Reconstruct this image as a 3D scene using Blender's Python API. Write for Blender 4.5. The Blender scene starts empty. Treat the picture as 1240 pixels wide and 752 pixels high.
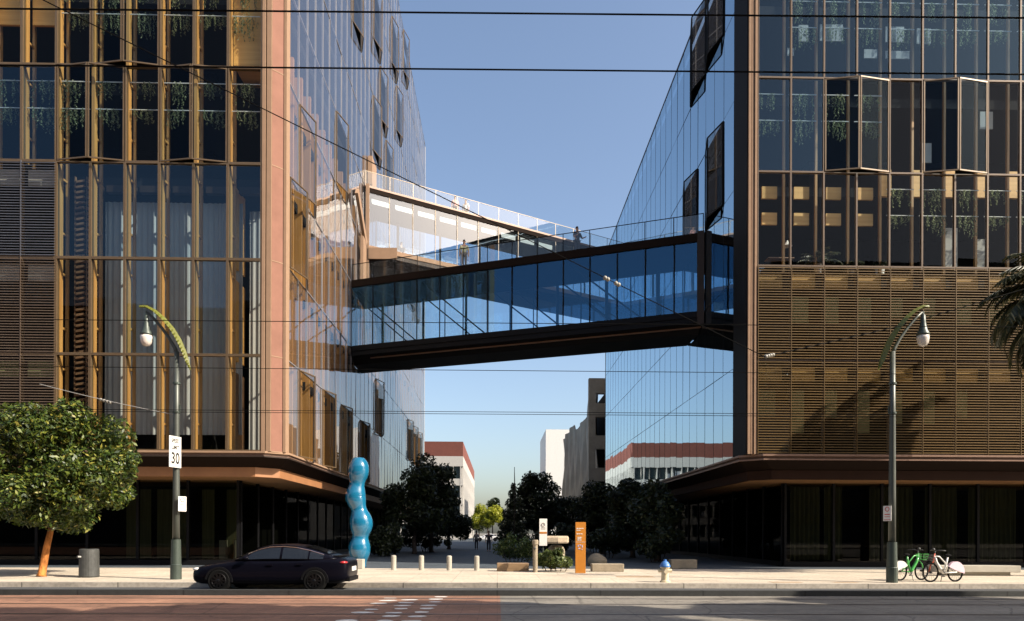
import bpy, bmesh, math, random
import numpy as np
from mathutils import Vector, Matrix
R_ = math.radians
scene = bpy.context.scene
C = scene.collection

# ------------------------------------------------------------------ camera
cam_d = bpy.data.cameras.new('camera')
cam = bpy.data.objects.new('camera', cam_d); C.objects.link(cam)
cam_d.sensor_fit = 'HORIZONTAL'; cam_d.sensor_width = 36.0
cam_d.lens = 36.0 * 840 / 1240
cam_d.shift_x = 0.0
cam_d.shift_y = (645 - 376) / 1240
cam_d.clip_start = 0.05; cam_d.clip_end = 3000
cam.matrix_world = Matrix.Translation((0, 0, 1.62)) @ Matrix.Rotation(R_(-1.2), 4, 'Z') @ Matrix.Rotation(R_(90), 4, 'X') @ Matrix.Rotation(R_(0.2), 4, 'Z')
scene.camera = cam

# ------------------------------------------------------------------ light
SUN_EL = R_(37); SUN_AZ = R_(113)          # azimuth clockwise from +Y
to_sun = Vector((math.cos(SUN_EL) * math.sin(SUN_AZ), math.cos(SUN_EL) * math.cos(SUN_AZ), math.sin(SUN_EL)))
w = bpy.data.worlds.new('World'); scene.world = w; w.use_nodes = True
nt = w.node_tree; bg = nt.nodes['Background']
sky = nt.nodes.new('ShaderNodeTexSky'); sky.sky_type = 'NISHITA'; sky.sun_disc = False
sky.sun_elevation = SUN_EL; sky.sun_rotation = SUN_AZ
sky.air_density = 1.0; sky.dust_density = 2.8; sky.ozone_density = 0.9
nt.links.new(sky.outputs[0], bg.inputs[0]); bg.inputs[1].default_value = 0.115
sd = bpy.data.lights.new('sun', 'SUN'); sd.energy = 5.0; sd.angle = R_(0.5); sd.color = (1.0, 0.89, 0.74)
so = bpy.data.objects.new('sun', sd); C.objects.link(so)
so.rotation_euler = to_sun.to_track_quat('Z', 'Y').to_euler(); so.location = (30, -20, 60)
scene.view_settings.view_transform = 'Standard'; scene.view_settings.look = 'None'
scene.view_settings.exposure = 1.0; scene.view_settings.gamma = 1.0
scene.view_settings.use_curve_mapping = False
scene.cycles.transparent_max_bounces = 24
scene.cycles.max_bounces = 8

# ------------------------------------------------------------------ materials
def mat(name, col, rough=0.6, metal=0.0, var=0.0, scale=3.0, bump=0.0, bscale=40.0, coat=0.0, emit=0.0, stretch=(1, 1, 1), spec=None):
    m = bpy.data.materials.new(name); m.use_nodes = True
    t = m.node_tree; b = t.nodes['Principled BSDF']
    b.inputs['Roughness'].default_value = rough; b.inputs['Metallic'].default_value = metal
    if spec is not None: b.inputs['Specular IOR Level'].default_value = spec
    if coat: b.inputs['Coat Weight'].default_value = coat; b.inputs['Coat Roughness'].default_value = 0.05
    c = (col[0], col[1], col[2], 1)
    b.inputs['Base Color'].default_value = c
    if emit:
        b.inputs['Emission Color'].default_value = c; b.inputs['Emission Strength'].default_value = emit
    if var or bump:
        tc = t.nodes.new('ShaderNodeTexCoord'); mp = t.nodes.new('ShaderNodeMapping'); mp.inputs['Scale'].default_value = stretch
        t.links.new(tc.outputs['Object'], mp.inputs[0])
    if var:
        n = t.nodes.new('ShaderNodeTexNoise'); n.inputs['Scale'].default_value = scale; n.inputs['Detail'].default_value = 6
        n.inputs['Roughness'].default_value = 0.65
        t.links.new(mp.outputs[0], n.inputs['Vector'])
        r = t.nodes.new('ShaderNodeValToRGB'); r.color_ramp.elements[0].position = 0.3; r.color_ramp.elements[1].position = 0.72
        r.color_ramp.elements[0].color = (col[0] * (1 - var), col[1] * (1 - var), col[2] * (1 - var), 1)
        r.color_ramp.elements[1].color = (min(1, col[0] * (1 + var)), min(1, col[1] * (1 + var)), min(1, col[2] * (1 + var)), 1)
        t.links.new(n.outputs[0], r.inputs[0]); t.links.new(r.outputs[0], b.inputs['Base Color'])
    if bump:
        n2 = t.nodes.new('ShaderNodeTexNoise'); n2.inputs['Scale'].default_value = bscale; n2.inputs['Detail'].default_value = 4
        t.links.new(mp.outputs[0], n2.inputs['Vector'])
        bp = t.nodes.new('ShaderNodeBump'); bp.inputs['Strength'].default_value = bump; bp.inputs['Distance'].default_value = 0.02
        t.links.new(n2.outputs[0], bp.inputs['Height']); t.links.new(bp.outputs[0], b.inputs['Normal'])
    return m

def glass(name, tint, a, b_, p, gloss=(1, 1, 1), dust=0.0, dcol=(0.5, 0.5, 0.55), wave=0.0):
    m = bpy.data.materials.new(name); m.use_nodes = True
    t = m.node_tree
    for n in list(t.nodes):
        if n.type != 'OUTPUT_MATERIAL': t.nodes.remove(n)
    out = [n for n in t.nodes if n.type == 'OUTPUT_MATERIAL'][0]
    tr = t.nodes.new('ShaderNodeBsdfTransparent'); tr.inputs[0].default_value = (*tint, 1)
    gl = t.nodes.new('ShaderNodeBsdfGlossy'); gl.inputs['Color'].default_value = (*gloss, 1); gl.inputs['Roughness'].default_value = 0.015
    lw = t.nodes.new('ShaderNodeLayerWeight'); lw.inputs[0].default_value = 0.5
    pw = t.nodes.new('ShaderNodeMath'); pw.operation = 'POWER'; pw.inputs[1].default_value = p
    t.links.new(lw.outputs['Facing'], pw.inputs[0])
    ma = t.nodes.new('ShaderNodeMath'); ma.operation = 'MULTIPLY_ADD'; ma.inputs[1].default_value = b_; ma.inputs[2].default_value = a; ma.use_clamp = True
    t.links.new(pw.outputs[0], ma.inputs[0])
    mx = t.nodes.new('ShaderNodeMixShader'); t.links.new(ma.outputs[0], mx.inputs[0])
    t.links.new(tr.outputs[0], mx.inputs[1]); t.links.new(gl.outputs[0], mx.inputs[2])
    if wave:
        tc = t.nodes.new('ShaderNodeTexCoord'); n2 = t.nodes.new('ShaderNodeTexNoise'); n2.inputs['Scale'].default_value = 0.7; n2.inputs['Detail'].default_value = 1
        t.links.new(tc.outputs['Object'], n2.inputs['Vector'])
        bp = t.nodes.new('ShaderNodeBump'); bp.inputs['Strength'].default_value = wave; bp.inputs['Distance'].default_value = 0.02
        t.links.new(n2.outputs[0], bp.inputs['Height']); t.links.new(bp.outputs[0], gl.inputs['Normal'])
    last = mx
    if dust:
        df = t.nodes.new('ShaderNodeBsdfDiffuse'); df.inputs[0].default_value = (*dcol, 1)
        m2 = t.nodes.new('ShaderNodeMixShader'); m2.inputs[0].default_value = dust
        t.links.new(mx.outputs[0], m2.inputs[1]); t.links.new(df.outputs[0], m2.inputs[2]); last = m2
    t.links.new(last.outputs[0], out.inputs[0])
    return m

def leafmat(name, cols, transl=0.35, rough=0.45):
    m = bpy.data.materials.new(name); m.use_nodes = True
    t = m.node_tree; b = t.nodes['Principled BSDF']; out = [n for n in t.nodes if n.type == 'OUTPUT_MATERIAL'][0]
    g = t.nodes.new('ShaderNodeNewGeometry'); r = t.nodes.new('ShaderNodeValToRGB')
    e = r.color_ramp.elements
    while len(e) < len(cols): e.new(0.5)
    for i, (pos, c) in enumerate(cols): e[i].position = pos; e[i].color = (*c, 1)
    t.links.new(g.outputs['Random Per Island'], r.inputs[0]); t.links.new(r.outputs[0], b.inputs['Base Color'])
    b.inputs['Roughness'].default_value = rough; b.inputs['Specular IOR Level'].default_value = 0.4
    tl = t.nodes.new('ShaderNodeBsdfTranslucent'); t.links.new(r.outputs[0], tl.inputs[0])
    mx = t.nodes.new('ShaderNodeMixShader'); mx.inputs[0].default_value = transl
    t.links.new(b.outputs[0], mx.inputs[1]); t.links.new(tl.outputs[0], mx.inputs[2]); t.links.new(mx.outputs[0], out.inputs[0])
    return m

def woodmat(name, a, b_, scale=1.0, axis='X', rough=0.5):
    m = bpy.data.materials.new(name); m.use_nodes = True
    t = m.node_tree; b = t.nodes['Principled BSDF']
    tc = t.nodes.new('ShaderNodeTexCoord'); mp = t.nodes.new('ShaderNodeMapping')
    mp.inputs['Scale'].default_value = {'X': (0.35, 7, 7), 'Z': (7, 7, 0.35), 'Y': (7, 0.35, 7)}[axis]
    n = t.nodes.new('ShaderNodeTexNoise'); n.inputs['Scale'].default_value = scale; n.inputs['Detail'].default_value = 5
    r = t.nodes.new('ShaderNodeValToRGB'); r.color_ramp.elements[0].position = 0.3; r.color_ramp.elements[1].position = 0.7
    r.color_ramp.elements[0].color = (*a, 1); r.color_ramp.elements[1].color = (*b_, 1)
    t.links.new(tc.outputs['Object'], mp.inputs[0]); t.links.new(mp.outputs[0], n.inputs[0]); t.links.new(n.outputs[0], r.inputs[0])
    t.links.new(r.outputs[0], b.inputs['Base Color']); b.inputs['Roughness'].default_value = rough
    return m

def pavemat(name, col, sx, sy, var=0.12, joint=0.55, rough=0.8, mortar=0.008, stain=0.0, crack=0.0):
    """paving with joints: brick texture in object space plus stains"""
    m = mat(name, col, rough=rough, var=var, scale=0.6, bump=0.25, bscale=60)
    t = m.node_tree; b = t.nodes['Principled BSDF']
    src = b.inputs['Base Color'].links[0].from_socket
    tc = t.nodes.new('ShaderNodeTexCoord')
    br = t.nodes.new('ShaderNodeTexBrick'); br.inputs['Scale'].default_value = 1.0
    br.inputs['Brick Width'].default_value = sx; br.inputs['Row Height'].default_value = sy; br.inputs['Mortar Size'].default_value = mortar
    br.inputs['Color1'].default_value = (1, 1, 1, 1); br.inputs['Color2'].default_value = (0.9, 0.9, 0.9, 1); br.inputs['Mortar'].default_value = (joint, joint, joint, 1)
    br.offset = 0.0
    t.links.new(tc.outputs['Object'], br.inputs['Vector'])
    n = t.nodes.new('ShaderNodeTexNoise'); n.inputs['Scale'].default_value = 9.0; n.inputs['Detail'].default_value = 8
    t.links.new(tc.outputs['Object'], n.inputs['Vector'])
    rr = t.nodes.new('ShaderNodeValToRGB'); rr.color_ramp.elements[0].position = 0.35; rr.color_ramp.elements[0].color = (0.78, 0.78, 0.78, 1); rr.color_ramp.elements[1].position = 0.6
    t.links.new(n.outputs[0], rr.inputs[0])
    mx = t.nodes.new('ShaderNodeMixRGB'); mx.blend_type = 'MULTIPLY'; mx.inputs[0].default_value = 1
    mx2 = t.nodes.new('ShaderNodeMixRGB'); mx2.blend_type = 'MULTIPLY'; mx2.inputs[0].default_value = 1
    t.links.new(src, mx.inputs[1]); t.links.new(br.outputs['Color'], mx.inputs[2])
    t.links.new(mx.outputs[0], mx2.inputs[1]); t.links.new(rr.outputs[0], mx2.inputs[2])
    if stain:
        n3 = t.nodes.new('ShaderNodeTexNoise'); n3.inputs['Scale'].default_value = 0.55; n3.inputs['Detail'].default_value = 10; n3.inputs['Roughness'].default_value = 0.75
        mp3 = t.nodes.new('ShaderNodeMapping'); mp3.inputs['Scale'].default_value = (0.35, 1.6, 1); t.links.new(tc.outputs['Object'], mp3.inputs[0]); t.links.new(mp3.outputs[0], n3.inputs['Vector'])
        r3 = t.nodes.new('ShaderNodeValToRGB'); r3.color_ramp.elements[0].position = 0.36; r3.color_ramp.elements[0].color = (1 - stain,) * 3 + (1,); r3.color_ramp.elements[1].position = 0.56
        v3 = t.nodes.new('ShaderNodeTexVoronoi'); v3.feature = 'DISTANCE_TO_EDGE'; v3.inputs['Scale'].default_value = 0.45
        wn = t.nodes.new('ShaderNodeMixRGB'); wn.inputs[0].default_value = 0.12; t.links.new(tc.outputs['Object'], wn.inputs[1]); t.links.new(n.outputs['Color'], wn.inputs[2]); t.links.new(wn.outputs[0], v3.inputs['Vector'])
        r4 = t.nodes.new('ShaderNodeValToRGB'); r4.color_ramp.elements[0].position = 0.004; r4.color_ramp.elements[0].color = (0.45, 0.45, 0.45, 1); r4.color_ramp.elements[1].position = 0.012
        t.links.new(v3.outputs['Distance'], r4.inputs[0]); t.links.new(n3.outputs[0], r3.inputs[0])
        m3 = t.nodes.new('ShaderNodeMixRGB'); m3.blend_type = 'MULTIPLY'; m3.inputs[0].default_value = 1; t.links.new(mx2.outputs[0], m3.inputs[1]); t.links.new(r3.outputs[0], m3.inputs[2])
        m4 = t.nodes.new('ShaderNodeMixRGB'); m4.blend_type = 'MULTIPLY'; m4.inputs[0].default_value = crack; t.links.new(m3.outputs[0], m4.inputs[1]); t.links.new(r4.outputs[0], m4.inputs[2])
        mx2 = m4
    t.links.new(mx2.outputs[0], b.inputs['Base Color'])
    return m

M = {}
M['sidewalk'] = pavemat('sidewalk_concrete', (0.55, 0.475, 0.375), 1.5, 1.5, stain=0.25, crack=0.35)
M['kerb'] = pavemat('kerb_concrete', (0.4256, 0.38, 0.3192), 3.0, 3.0, joint=0.35, mortar=0.02, stain=0.4)
M['kerb_dark'] = pavemat('kerb_dark', (0.028, 0.03, 0.03), 2.9, 3.0, joint=0.25, mortar=0.025, stain=0.4)
M['asphalt'] = mat('asphalt', (0.06, 0.062, 0.065), 0.85, var=0.25, scale=1.2, bump=0.5, bscale=120)
M['redpave'] = pavemat('red_track_paving', (0.30, 0.155, 0.098), 0.4, 0.2, joint=0.7, var=0.2, stain=0.45, crack=0.6)
M['greypave'] = pavemat('grey_track_paving', (0.225, 0.205, 0.175), 3.0, 3.0, joint=0.5, var=0.2, stain=0.4, crack=0.8)
M['alleypave'] = pavemat('alley_paving', (0.055, 0.07, 0.085), 0.6, 0.3, joint=0.6, var=0.2)
M['soil'] = mat('ground', (0.12, 0.11, 0.09), 0.95, var=0.3, scale=0.4)
M['rail'] = mat('rail_steel', (0.10, 0.085, 0.075), 0.45, 0.7)
M['paint'] = mat('road_paint', (0.576, 0.56, 0.528), 0.7, var=0.2, scale=8)
M['bronze'] = mat('bronze_frame', (0.12, 0.08, 0.044), 0.42, 0.3, var=0.12, scale=2)
M['bronze_dk'] = mat('dark_bronze', (0.032, 0.022, 0.017), 0.55, 0.1, var=0.15, scale=2, spec=0.2)
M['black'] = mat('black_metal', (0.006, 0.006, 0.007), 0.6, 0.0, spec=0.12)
M['gold'] = woodmat('gold_timber', (0.304, 0.144, 0.036), (0.416, 0.224, 0.068), 1.0, 'Z', 0.45)
M['goldpanel'] = woodmat('gold_panel', (0.527, 0.2805, 0.068), (0.663, 0.3825, 0.1105), 1.0, 'X', 0.5)
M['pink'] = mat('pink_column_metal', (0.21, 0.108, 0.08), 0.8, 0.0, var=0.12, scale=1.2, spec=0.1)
M['cream'] = mat('cream_edge_metal', (0.27, 0.175, 0.115), 0.75, 0.0, var=0.08, spec=0.15)
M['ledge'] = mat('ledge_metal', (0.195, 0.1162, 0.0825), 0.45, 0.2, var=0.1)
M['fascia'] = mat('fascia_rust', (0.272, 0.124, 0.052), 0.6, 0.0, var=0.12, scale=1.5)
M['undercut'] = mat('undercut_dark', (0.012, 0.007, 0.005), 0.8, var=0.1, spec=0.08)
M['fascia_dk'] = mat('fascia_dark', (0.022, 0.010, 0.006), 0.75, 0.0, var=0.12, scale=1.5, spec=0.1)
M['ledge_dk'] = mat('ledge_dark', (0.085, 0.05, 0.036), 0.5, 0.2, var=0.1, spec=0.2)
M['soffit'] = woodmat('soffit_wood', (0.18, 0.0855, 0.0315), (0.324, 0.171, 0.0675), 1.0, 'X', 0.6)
M['interior'] = mat('interior_dark', (0.009, 0.009, 0.009), 0.9, var=0.3, scale=0.5, spec=0.1)
M['slab'] = mat('floor_slab', (0.014, 0.014, 0.014), 0.9, spec=0.1)
M['curtain'] = mat('white_curtain', (0.3572, 0.3496, 0.3268), 0.9, var=0.06, scale=6, stretch=(6, 6, 0.3))
M['gcurtain'] = mat('green_grey_curtain', (0.15, 0.15, 0.095), 0.9, var=0.3, scale=2, stretch=(9, 9, 0.2), spec=0.1)
M['blind'] = mat('olive_blind', (0.20, 0.195, 0.09), 0.85, var=0.1)
M['louver'] = mat('louver_bronze', (0.098, 0.056, 0.014), 0.45, 0.25, var=0.15, scale=1.5)
M['louver_dk'] = mat('louver_grey', (0.095, 0.068, 0.048), 0.45, 0.25, var=0.15, scale=1.5)
M['lattice'] = woodmat('lattice_brown', (0.11, 0.06, 0.03), (0.2, 0.11, 0.055), 1.0, 'X')
M['concrete'] = mat('pale_concrete', (0.336, 0.312, 0.264), 0.85, var=0.15, scale=1.2)
M['white'] = mat('white_paint', (0.624, 0.616, 0.592), 0.5, var=0.05)
M['brick'] = pavemat('red_brick', (0.17, 0.048, 0.032), 0.6, 0.2, joint=0.8, var=0.12)
M['grey_panel'] = mat('grey_panel', (0.375, 0.36, 0.3375), 0.7, var=0.08)
M['g_front'] = glass('front_glass', (0.80, 0.84, 0.84), 0.012, 0.4, 4.0, wave=0.04)
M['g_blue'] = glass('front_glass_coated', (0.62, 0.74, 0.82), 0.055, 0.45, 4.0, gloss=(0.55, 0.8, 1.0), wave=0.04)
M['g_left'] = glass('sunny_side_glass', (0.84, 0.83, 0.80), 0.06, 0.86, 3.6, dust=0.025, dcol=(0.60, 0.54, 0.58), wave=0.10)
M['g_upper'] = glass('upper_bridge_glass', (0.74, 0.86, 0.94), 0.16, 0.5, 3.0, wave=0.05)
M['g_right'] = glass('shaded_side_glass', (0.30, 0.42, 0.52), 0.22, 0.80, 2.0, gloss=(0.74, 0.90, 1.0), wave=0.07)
M['g_bridge'] = glass('bridge_glass', (0.82, 0.92, 0.97), 0.13, 0.5, 3.0, gloss=(0.25, 0.60, 1), wave=0.06)
M['g_clear'] = glass('clear_glass', (0.88, 0.93, 0.94), 0.07, 0.5, 3.0)
M['g_dark'] = glass('dark_storefront_glass', (0.30, 0.32, 0.28), 0.02, 0.02, 5.0, gloss=(0.6, 0.6, 0.6))
M['carblack'] = mat('black_car_paint', (0.003, 0.003, 0.006), 0.3, 0.0, coat=0.08, spec=0.05)
M['carwhite'] = mat('white_car_paint', (0.7, 0.7, 0.7), 0.3, coat=1.0)
M['carglass'] = mat('car_window', (0.008, 0.009, 0.01), 0.06, 0.0, coat=0.5)
M['tyre'] = mat('rubber', (0.006, 0.006, 0.006), 0.9, spec=0.1)
M['rim'] = mat('alloy_rim', (0.035, 0.035, 0.037), 0.35, 0.9)
M['redlamp'] = mat('red_lens', (0.35, 0.015, 0.015), 0.2, coat=1)
M['clearlamp'] = mat('clear_lens', (0.6, 0.6, 0.58), 0.15, coat=1)
M['chrome'] = mat('chrome', (0.75, 0.75, 0.76), 0.12, 1.0)
M['pole'] = mat('grey_green_pole', (0.07, 0.078, 0.068), 0.45, 0.3, var=0.15, scale=3)
M['pole_dk'] = mat('dark_green_pole', (0.045, 0.06, 0.05), 0.45, 0.2, var=0.15)
M['leafblade'] = mat('lime_blade', (0.10, 0.105, 0.010), 0.45, var=0.15, scale=4)
M['globe'] = mat('lamp_globe', (0.576, 0.528, 0.48), 0.15, coat=0.6)
M['signwhite'] = mat('sign_white', (0.68, 0.663, 0.629), 0.5)
M['ink'] = mat('sign_ink', (0.012, 0.012, 0.012), 0.6)
M['signred'] = mat('sign_red', (0.55, 0.05, 0.03), 0.5)
M['orange'] = mat('orange_sign', (0.42, 0.155, 0.012), 0.5, var=0.05)
M['sculpt'] = mat('blue_gloss', (0.008, 0.115, 0.215), 0.16, coat=1.0, var=0.06, scale=1.5)
M['hydwhite'] = mat('hydrant_cream', (0.56, 0.48, 0.336), 0.5, var=0.2, scale=8)
M['hydblue'] = mat('hydrant_blue', (0.05, 0.16, 0.42), 0.4, var=0.1, scale=8)
M['can'] = mat('trash_can_grey', (0.055, 0.057, 0.055), 0.55, 0.2, var=0.25, scale=6)
M['stone'] = mat('sandstone', (0.255, 0.2125, 0.153), 0.9, var=0.22, scale=3, bump=0.6, bscale=14)
M['boulder'] = mat('sunlit_boulder_tone', (0.442, 0.357, 0.255), 0.9, var=0.2, scale=2, bump=0.6, bscale=8)
M['timber'] = woodmat('planter_timber', (0.204, 0.1275, 0.068), (0.306, 0.204, 0.1105), 1.2, 'X')
M['bark_or'] = mat('orange_bark', (0.42, 0.16, 0.045), 0.95, var=0.65, scale=7, bump=1.0, bscale=18, stretch=(1, 1, 0.35), spec=0.1)
M['bark'] = mat('dark_bark', (0.07, 0.052, 0.04), 0.95, var=0.3, scale=6, bump=0.8, bscale=20)
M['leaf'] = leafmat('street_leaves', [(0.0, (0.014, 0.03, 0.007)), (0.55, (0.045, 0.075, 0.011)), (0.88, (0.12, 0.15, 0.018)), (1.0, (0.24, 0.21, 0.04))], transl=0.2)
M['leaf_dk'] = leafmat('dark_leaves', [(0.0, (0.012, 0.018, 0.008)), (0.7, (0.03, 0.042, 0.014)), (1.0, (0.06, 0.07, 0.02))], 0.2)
M['leaf_lt'] = leafmat('yellow_green_leaves', [(0.0, (0.12, 0.15, 0.012)), (0.6, (0.28, 0.30, 0.02)), (1.0, (0.42, 0.40, 0.05))], 0.4)
M['leaf_hedge'] = leafmat('hedge_leaves', [(0.0, (0.02, 0.04, 0.01)), (0.7, (0.07, 0.10, 0.02)), (1.0, (0.17, 0.19, 0.05))], 0.25)
M['hang'] = leafmat('trailing_leaves', [(0.0, (0.09, 0.12, 0.055)), (0.6, (0.25, 0.29, 0.16)), (1.0, (0.42, 0.44, 0.28))], 0.35)
M['palm'] = leafmat('palm_leaves', [(0.0, (0.015, 0.022, 0.010)), (0.75, (0.04, 0.05, 0.02)), (1.0, (0.22, 0.19, 0.09))], 0.12)
M['wire'] = mat('cable_black', (0.003, 0.003, 0.003), 0.8, spec=0.05)
M['wire_lt'] = mat('cable_grey', (0.32, 0.31, 0.29), 0.5)
M['insul'] = mat('insulator', (0.25, 0.24, 0.21), 0.4)
M['skin'] = mat('skin', (0.42, 0.24, 0.16), 0.6)
M['hair'] = mat('hair_dark', (0.03, 0.02, 0.015), 0.6)
M['cl_pink'] = mat('cloth_pink', (0.62, 0.32, 0.28), 0.9)
M['cl_white'] = mat('cloth_white', (0.72, 0.71, 0.68), 0.9)
M['cl_dark'] = mat('cloth_dark', (0.035, 0.035, 0.045), 0.9)
M['cl_grey'] = mat('cloth_grey', (0.2, 0.2, 0.2), 0.9)
M['cl_yel'] = mat('cloth_pale_yellow', (0.6, 0.58, 0.35), 0.9)
M['lamp_on'] = mat('lit_panel', (1.0, 0.93, 0.78), 0.5, emit=0.42)
M['bikewhite'] = mat('bike_white', (0.629, 0.612, 0.578), 0.35, coat=0.5)
M['bikepink'] = mat('bike_pale_pink', (0.578, 0.425, 0.493), 0.35, coat=0.5)
M['bikegreen'] = mat('bike_green', (0.03, 0.28, 0.04), 0.35, coat=0.5)
M['bikeorange'] = mat('bike_orange', (0.6, 0.10, 0.05), 0.4)
M['pot_white'] = mat('pot_white', (0.612, 0.595, 0.561), 0.5)
M['pot_clay'] = mat('pot_grey', (0.33, 0.28, 0.25), 0.7)
M['waves'] = mat('perforated_mesh', (0.15, 0.1175, 0.075), 0.5, 0.2, var=0.35, scale=0.5)
M['tower'] = mat('dull_cladding', (0.07, 0.065, 0.06), 0.8, var=0.2, scale=0.2)

# ------------------------------------------------------------------ mesh helpers
def wloc(o):
    v = Vector((0, 0, 0))
    while o is not None: v = v + o.location; o = o.parent
    return v

class MB:
    def __init__(s): s.v = []; s.f = []; s.tf = None
    def add(s, vs, fs):
        n = len(s.v)
        s.v += [s.tf(Vector(p)) if s.tf else Vector(p) for p in vs]
        s.f += [tuple(i + n for i in f) for f in fs]; return s
    def box(s, x0, x1, y0, y1, z0, z1):
        return s.add([(x0, y0, z0), (x1, y0, z0), (x1, y1, z0), (x0, y1, z0), (x0, y0, z1), (x1, y0, z1), (x1, y1, z1), (x0, y1, z1)],
                     [(0, 3, 2, 1), (4, 5, 6, 7), (0, 1, 5, 4), (1, 2, 6, 5), (2, 3, 7, 6), (3, 0, 4, 7)])
    def prism(s, poly, z0, z1):
        n = len(poly)
        return s.add([(p[0], p[1], z0) for p in poly] + [(p[0], p[1], z1) for p in poly],
                     [tuple(range(n))[::-1], tuple(range(n, 2 * n))] + [(i, (i + 1) % n, n + (i + 1) % n, n + i) for i in range(n)])
    def quad(s, *p): return s.add(p, [tuple(range(len(p)))])
    def bar(s, p, q, w, h=None, up=(0, 0, 1)):
        p = Vector(p); q = Vector(q); h = h or w; d = (q - p).normalized(); u = Vector(up)
        if abs(d.dot(u)) > 0.95: u = Vector((0, 1, 0))
        sx = d.cross(u).normalized() * (w / 2); sz = sx.cross(d).normalized() * (h / 2)
        vs = [a + b * sx + c * sz for a in (p, q) for b, c in ((-1, -1), (1, -1), (1, 1), (-1, 1))]
        return s.add(vs, [(0, 1, 2, 3), (7, 6, 5, 4), (0, 4, 5, 1), (1, 5, 6, 2), (2, 6, 7, 3), (3, 7, 4, 0)])
    def tube(s, pts, r, n=8, cap=True):
        pts = [Vector(p) for p in pts]; rs = r if isinstance(r, (list, tuple)) else [r] * len(pts)
        vs = []; fs = []; ref = None
        for i, p in enumerate(pts):
            d = (pts[min(i + 1, len(pts) - 1)] - pts[max(i - 1, 0)])
            d = d.normalized() if d.length > 1e-9 else Vector((0, 0, 1))
            if ref is None: ref = Vector((1, 0, 0)) if abs(d.x) < 0.8 else Vector((0, 0, 1))
            a = (ref - d * ref.dot(d)).normalized(); ref = a; b = d.cross(a)
            for k in range(n):
                t = 2 * math.pi * k / n; vs.append(p + (a * math.cos(t) + b * math.sin(t)) * rs[i])
        for i in range(len(pts) - 1):
            for k in range(n): fs.append((i * n + k, i * n + (k + 1) % n, (i + 1) * n + (k + 1) % n, (i + 1) * n + k))
        if cap: fs.append(tuple(range(n))[::-1]); fs.append(tuple(range((len(pts) - 1) * n, len(pts) * n)))
        return s.add(vs, fs)
    def lathe(s, prof, n=20, c=(0, 0, 0)):
        vs = []; fs = []
        for r, z in prof:
            for k in range(n):
                t = 2 * math.pi * k / n; vs.append((c[0] + r * math.cos(t), c[1] + r * math.sin(t), c[2] + z))
        for i in range(len(prof) - 1):
            for k in range(n): fs.append((i * n + k, i * n + (k + 1) % n, (i + 1) * n + (k + 1) % n, (i + 1) * n + k))
        fs.append(tuple(range(n))[::-1]); fs.append(tuple(range((len(prof) - 1) * n, len(prof) * n)))
        return s.add(vs, fs)
    def ball(s, c, r, nu=14, nv=9, sc=(1, 1, 1)):
        prof = [(max(1e-4, math.sin(math.pi * i / nv)) , -math.cos(math.pi * i / nv)) for i in range(nv + 1)]
        vs = []; fs = []
        for a, z in prof:
            for k in range(nu):
                t = 2 * math.pi * k / nu; vs.append((c[0] + r * sc[0] * a * math.cos(t), c[1] + r * sc[1] * a * math.sin(t), c[2] + r * sc[2] * z))
        for i in range(nv):
            for k in range(nu): fs.append((i * nu + k, i * nu + (k + 1) % nu, (i + 1) * nu + (k + 1) % nu, (i + 1) * nu + k))
        return s.add(vs, fs)
    def torus(s, c, R, r, axis='Y', n=28, m=8):
        vs = []; fs = []
        for i in range(n):
            t = 2 * math.pi * i / n
            for j in range(m):
                p = 2 * math.pi * j / m; q = R + r * math.cos(p); o = r * math.sin(p)
                vs.append((c[0] + q * math.cos(t), c[1] + o, c[2] + q * math.sin(t)) if axis == 'Y' else (c[0] + q * math.cos(t), c[1] + q * math.sin(t), c[2] + o))
        for i in range(n):
            for j in range(m): fs.append((i * m + j, i * m + (j + 1) % m, ((i + 1) % n) * m + (j + 1) % m, ((i + 1) % n) * m + j))
        return s.add(vs, fs)
    def mesh(s, name, m, off=Vector((0, 0, 0)), smooth=False):
        me = bpy.data.meshes.new(name); me.from_pydata([p - off for p in s.v], [], s.f); me.materials.append(m)
        if smooth: me.polygons.foreach_set('use_smooth', [True] * len(me.polygons))
        bm = bmesh.new(); bm.from_mesh(me); bmesh.ops.recalc_face_normals(bm, faces=bm.faces); bm.to_mesh(me); bm.free()
        me.update(); return me
    def build(s, name, m, parent=None, smooth=False, bevel=0.0, kind=None):
        off = wloc(parent) if parent else Vector((0, 0, 0))
        o = bpy.data.objects.new(name, s.mesh(name, m, off, smooth)); C.objects.link(o)
        if parent: o.parent = parent
        if bevel:
            b = o.modifiers.new('bevel', 'BEVEL'); b.width = bevel; b.segments = 2; b.limit_method = 'ANGLE'
        if kind: o['kind'] = kind
        return o
def tag(o, label=None, cat=None, group=None, kind=None):
    if label: o['label'] = label
    if cat: o['category'] = cat
    if group: o['group'] = group
    if kind: o['kind'] = kind
    return o
def thing(name, loc=(0, 0, 0), label=None, cat=None, group=None):
    o = bpy.data.objects.new(name, None); C.objects.link(o); o.location = loc; o.empty_display_size = 0.2
    return tag(o, label, cat, group)
def inst(me, name, parent, loc=(0, 0, 0), rot=(0, 0, 0)):
    o = bpy.data.objects.new(name, me); C.objects.link(o); o.parent = parent
    o.location = loc; o.rotation_euler = rot; return o
def struct(name, mb, m): return tag(mb.build(name, m), kind='structure')
def copy_tree(o, parent=None):
    c = o.copy(); C.objects.link(c); c.parent = parent
    for ch in list(o.children): copy_tree(ch, c)
    return c
ORD = ['first', 'second', 'third', 'fourth', 'fifth', 'sixth', 'seventh', 'eighth', 'ninth', 'tenth', 'eleventh', 'twelfth']

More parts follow.
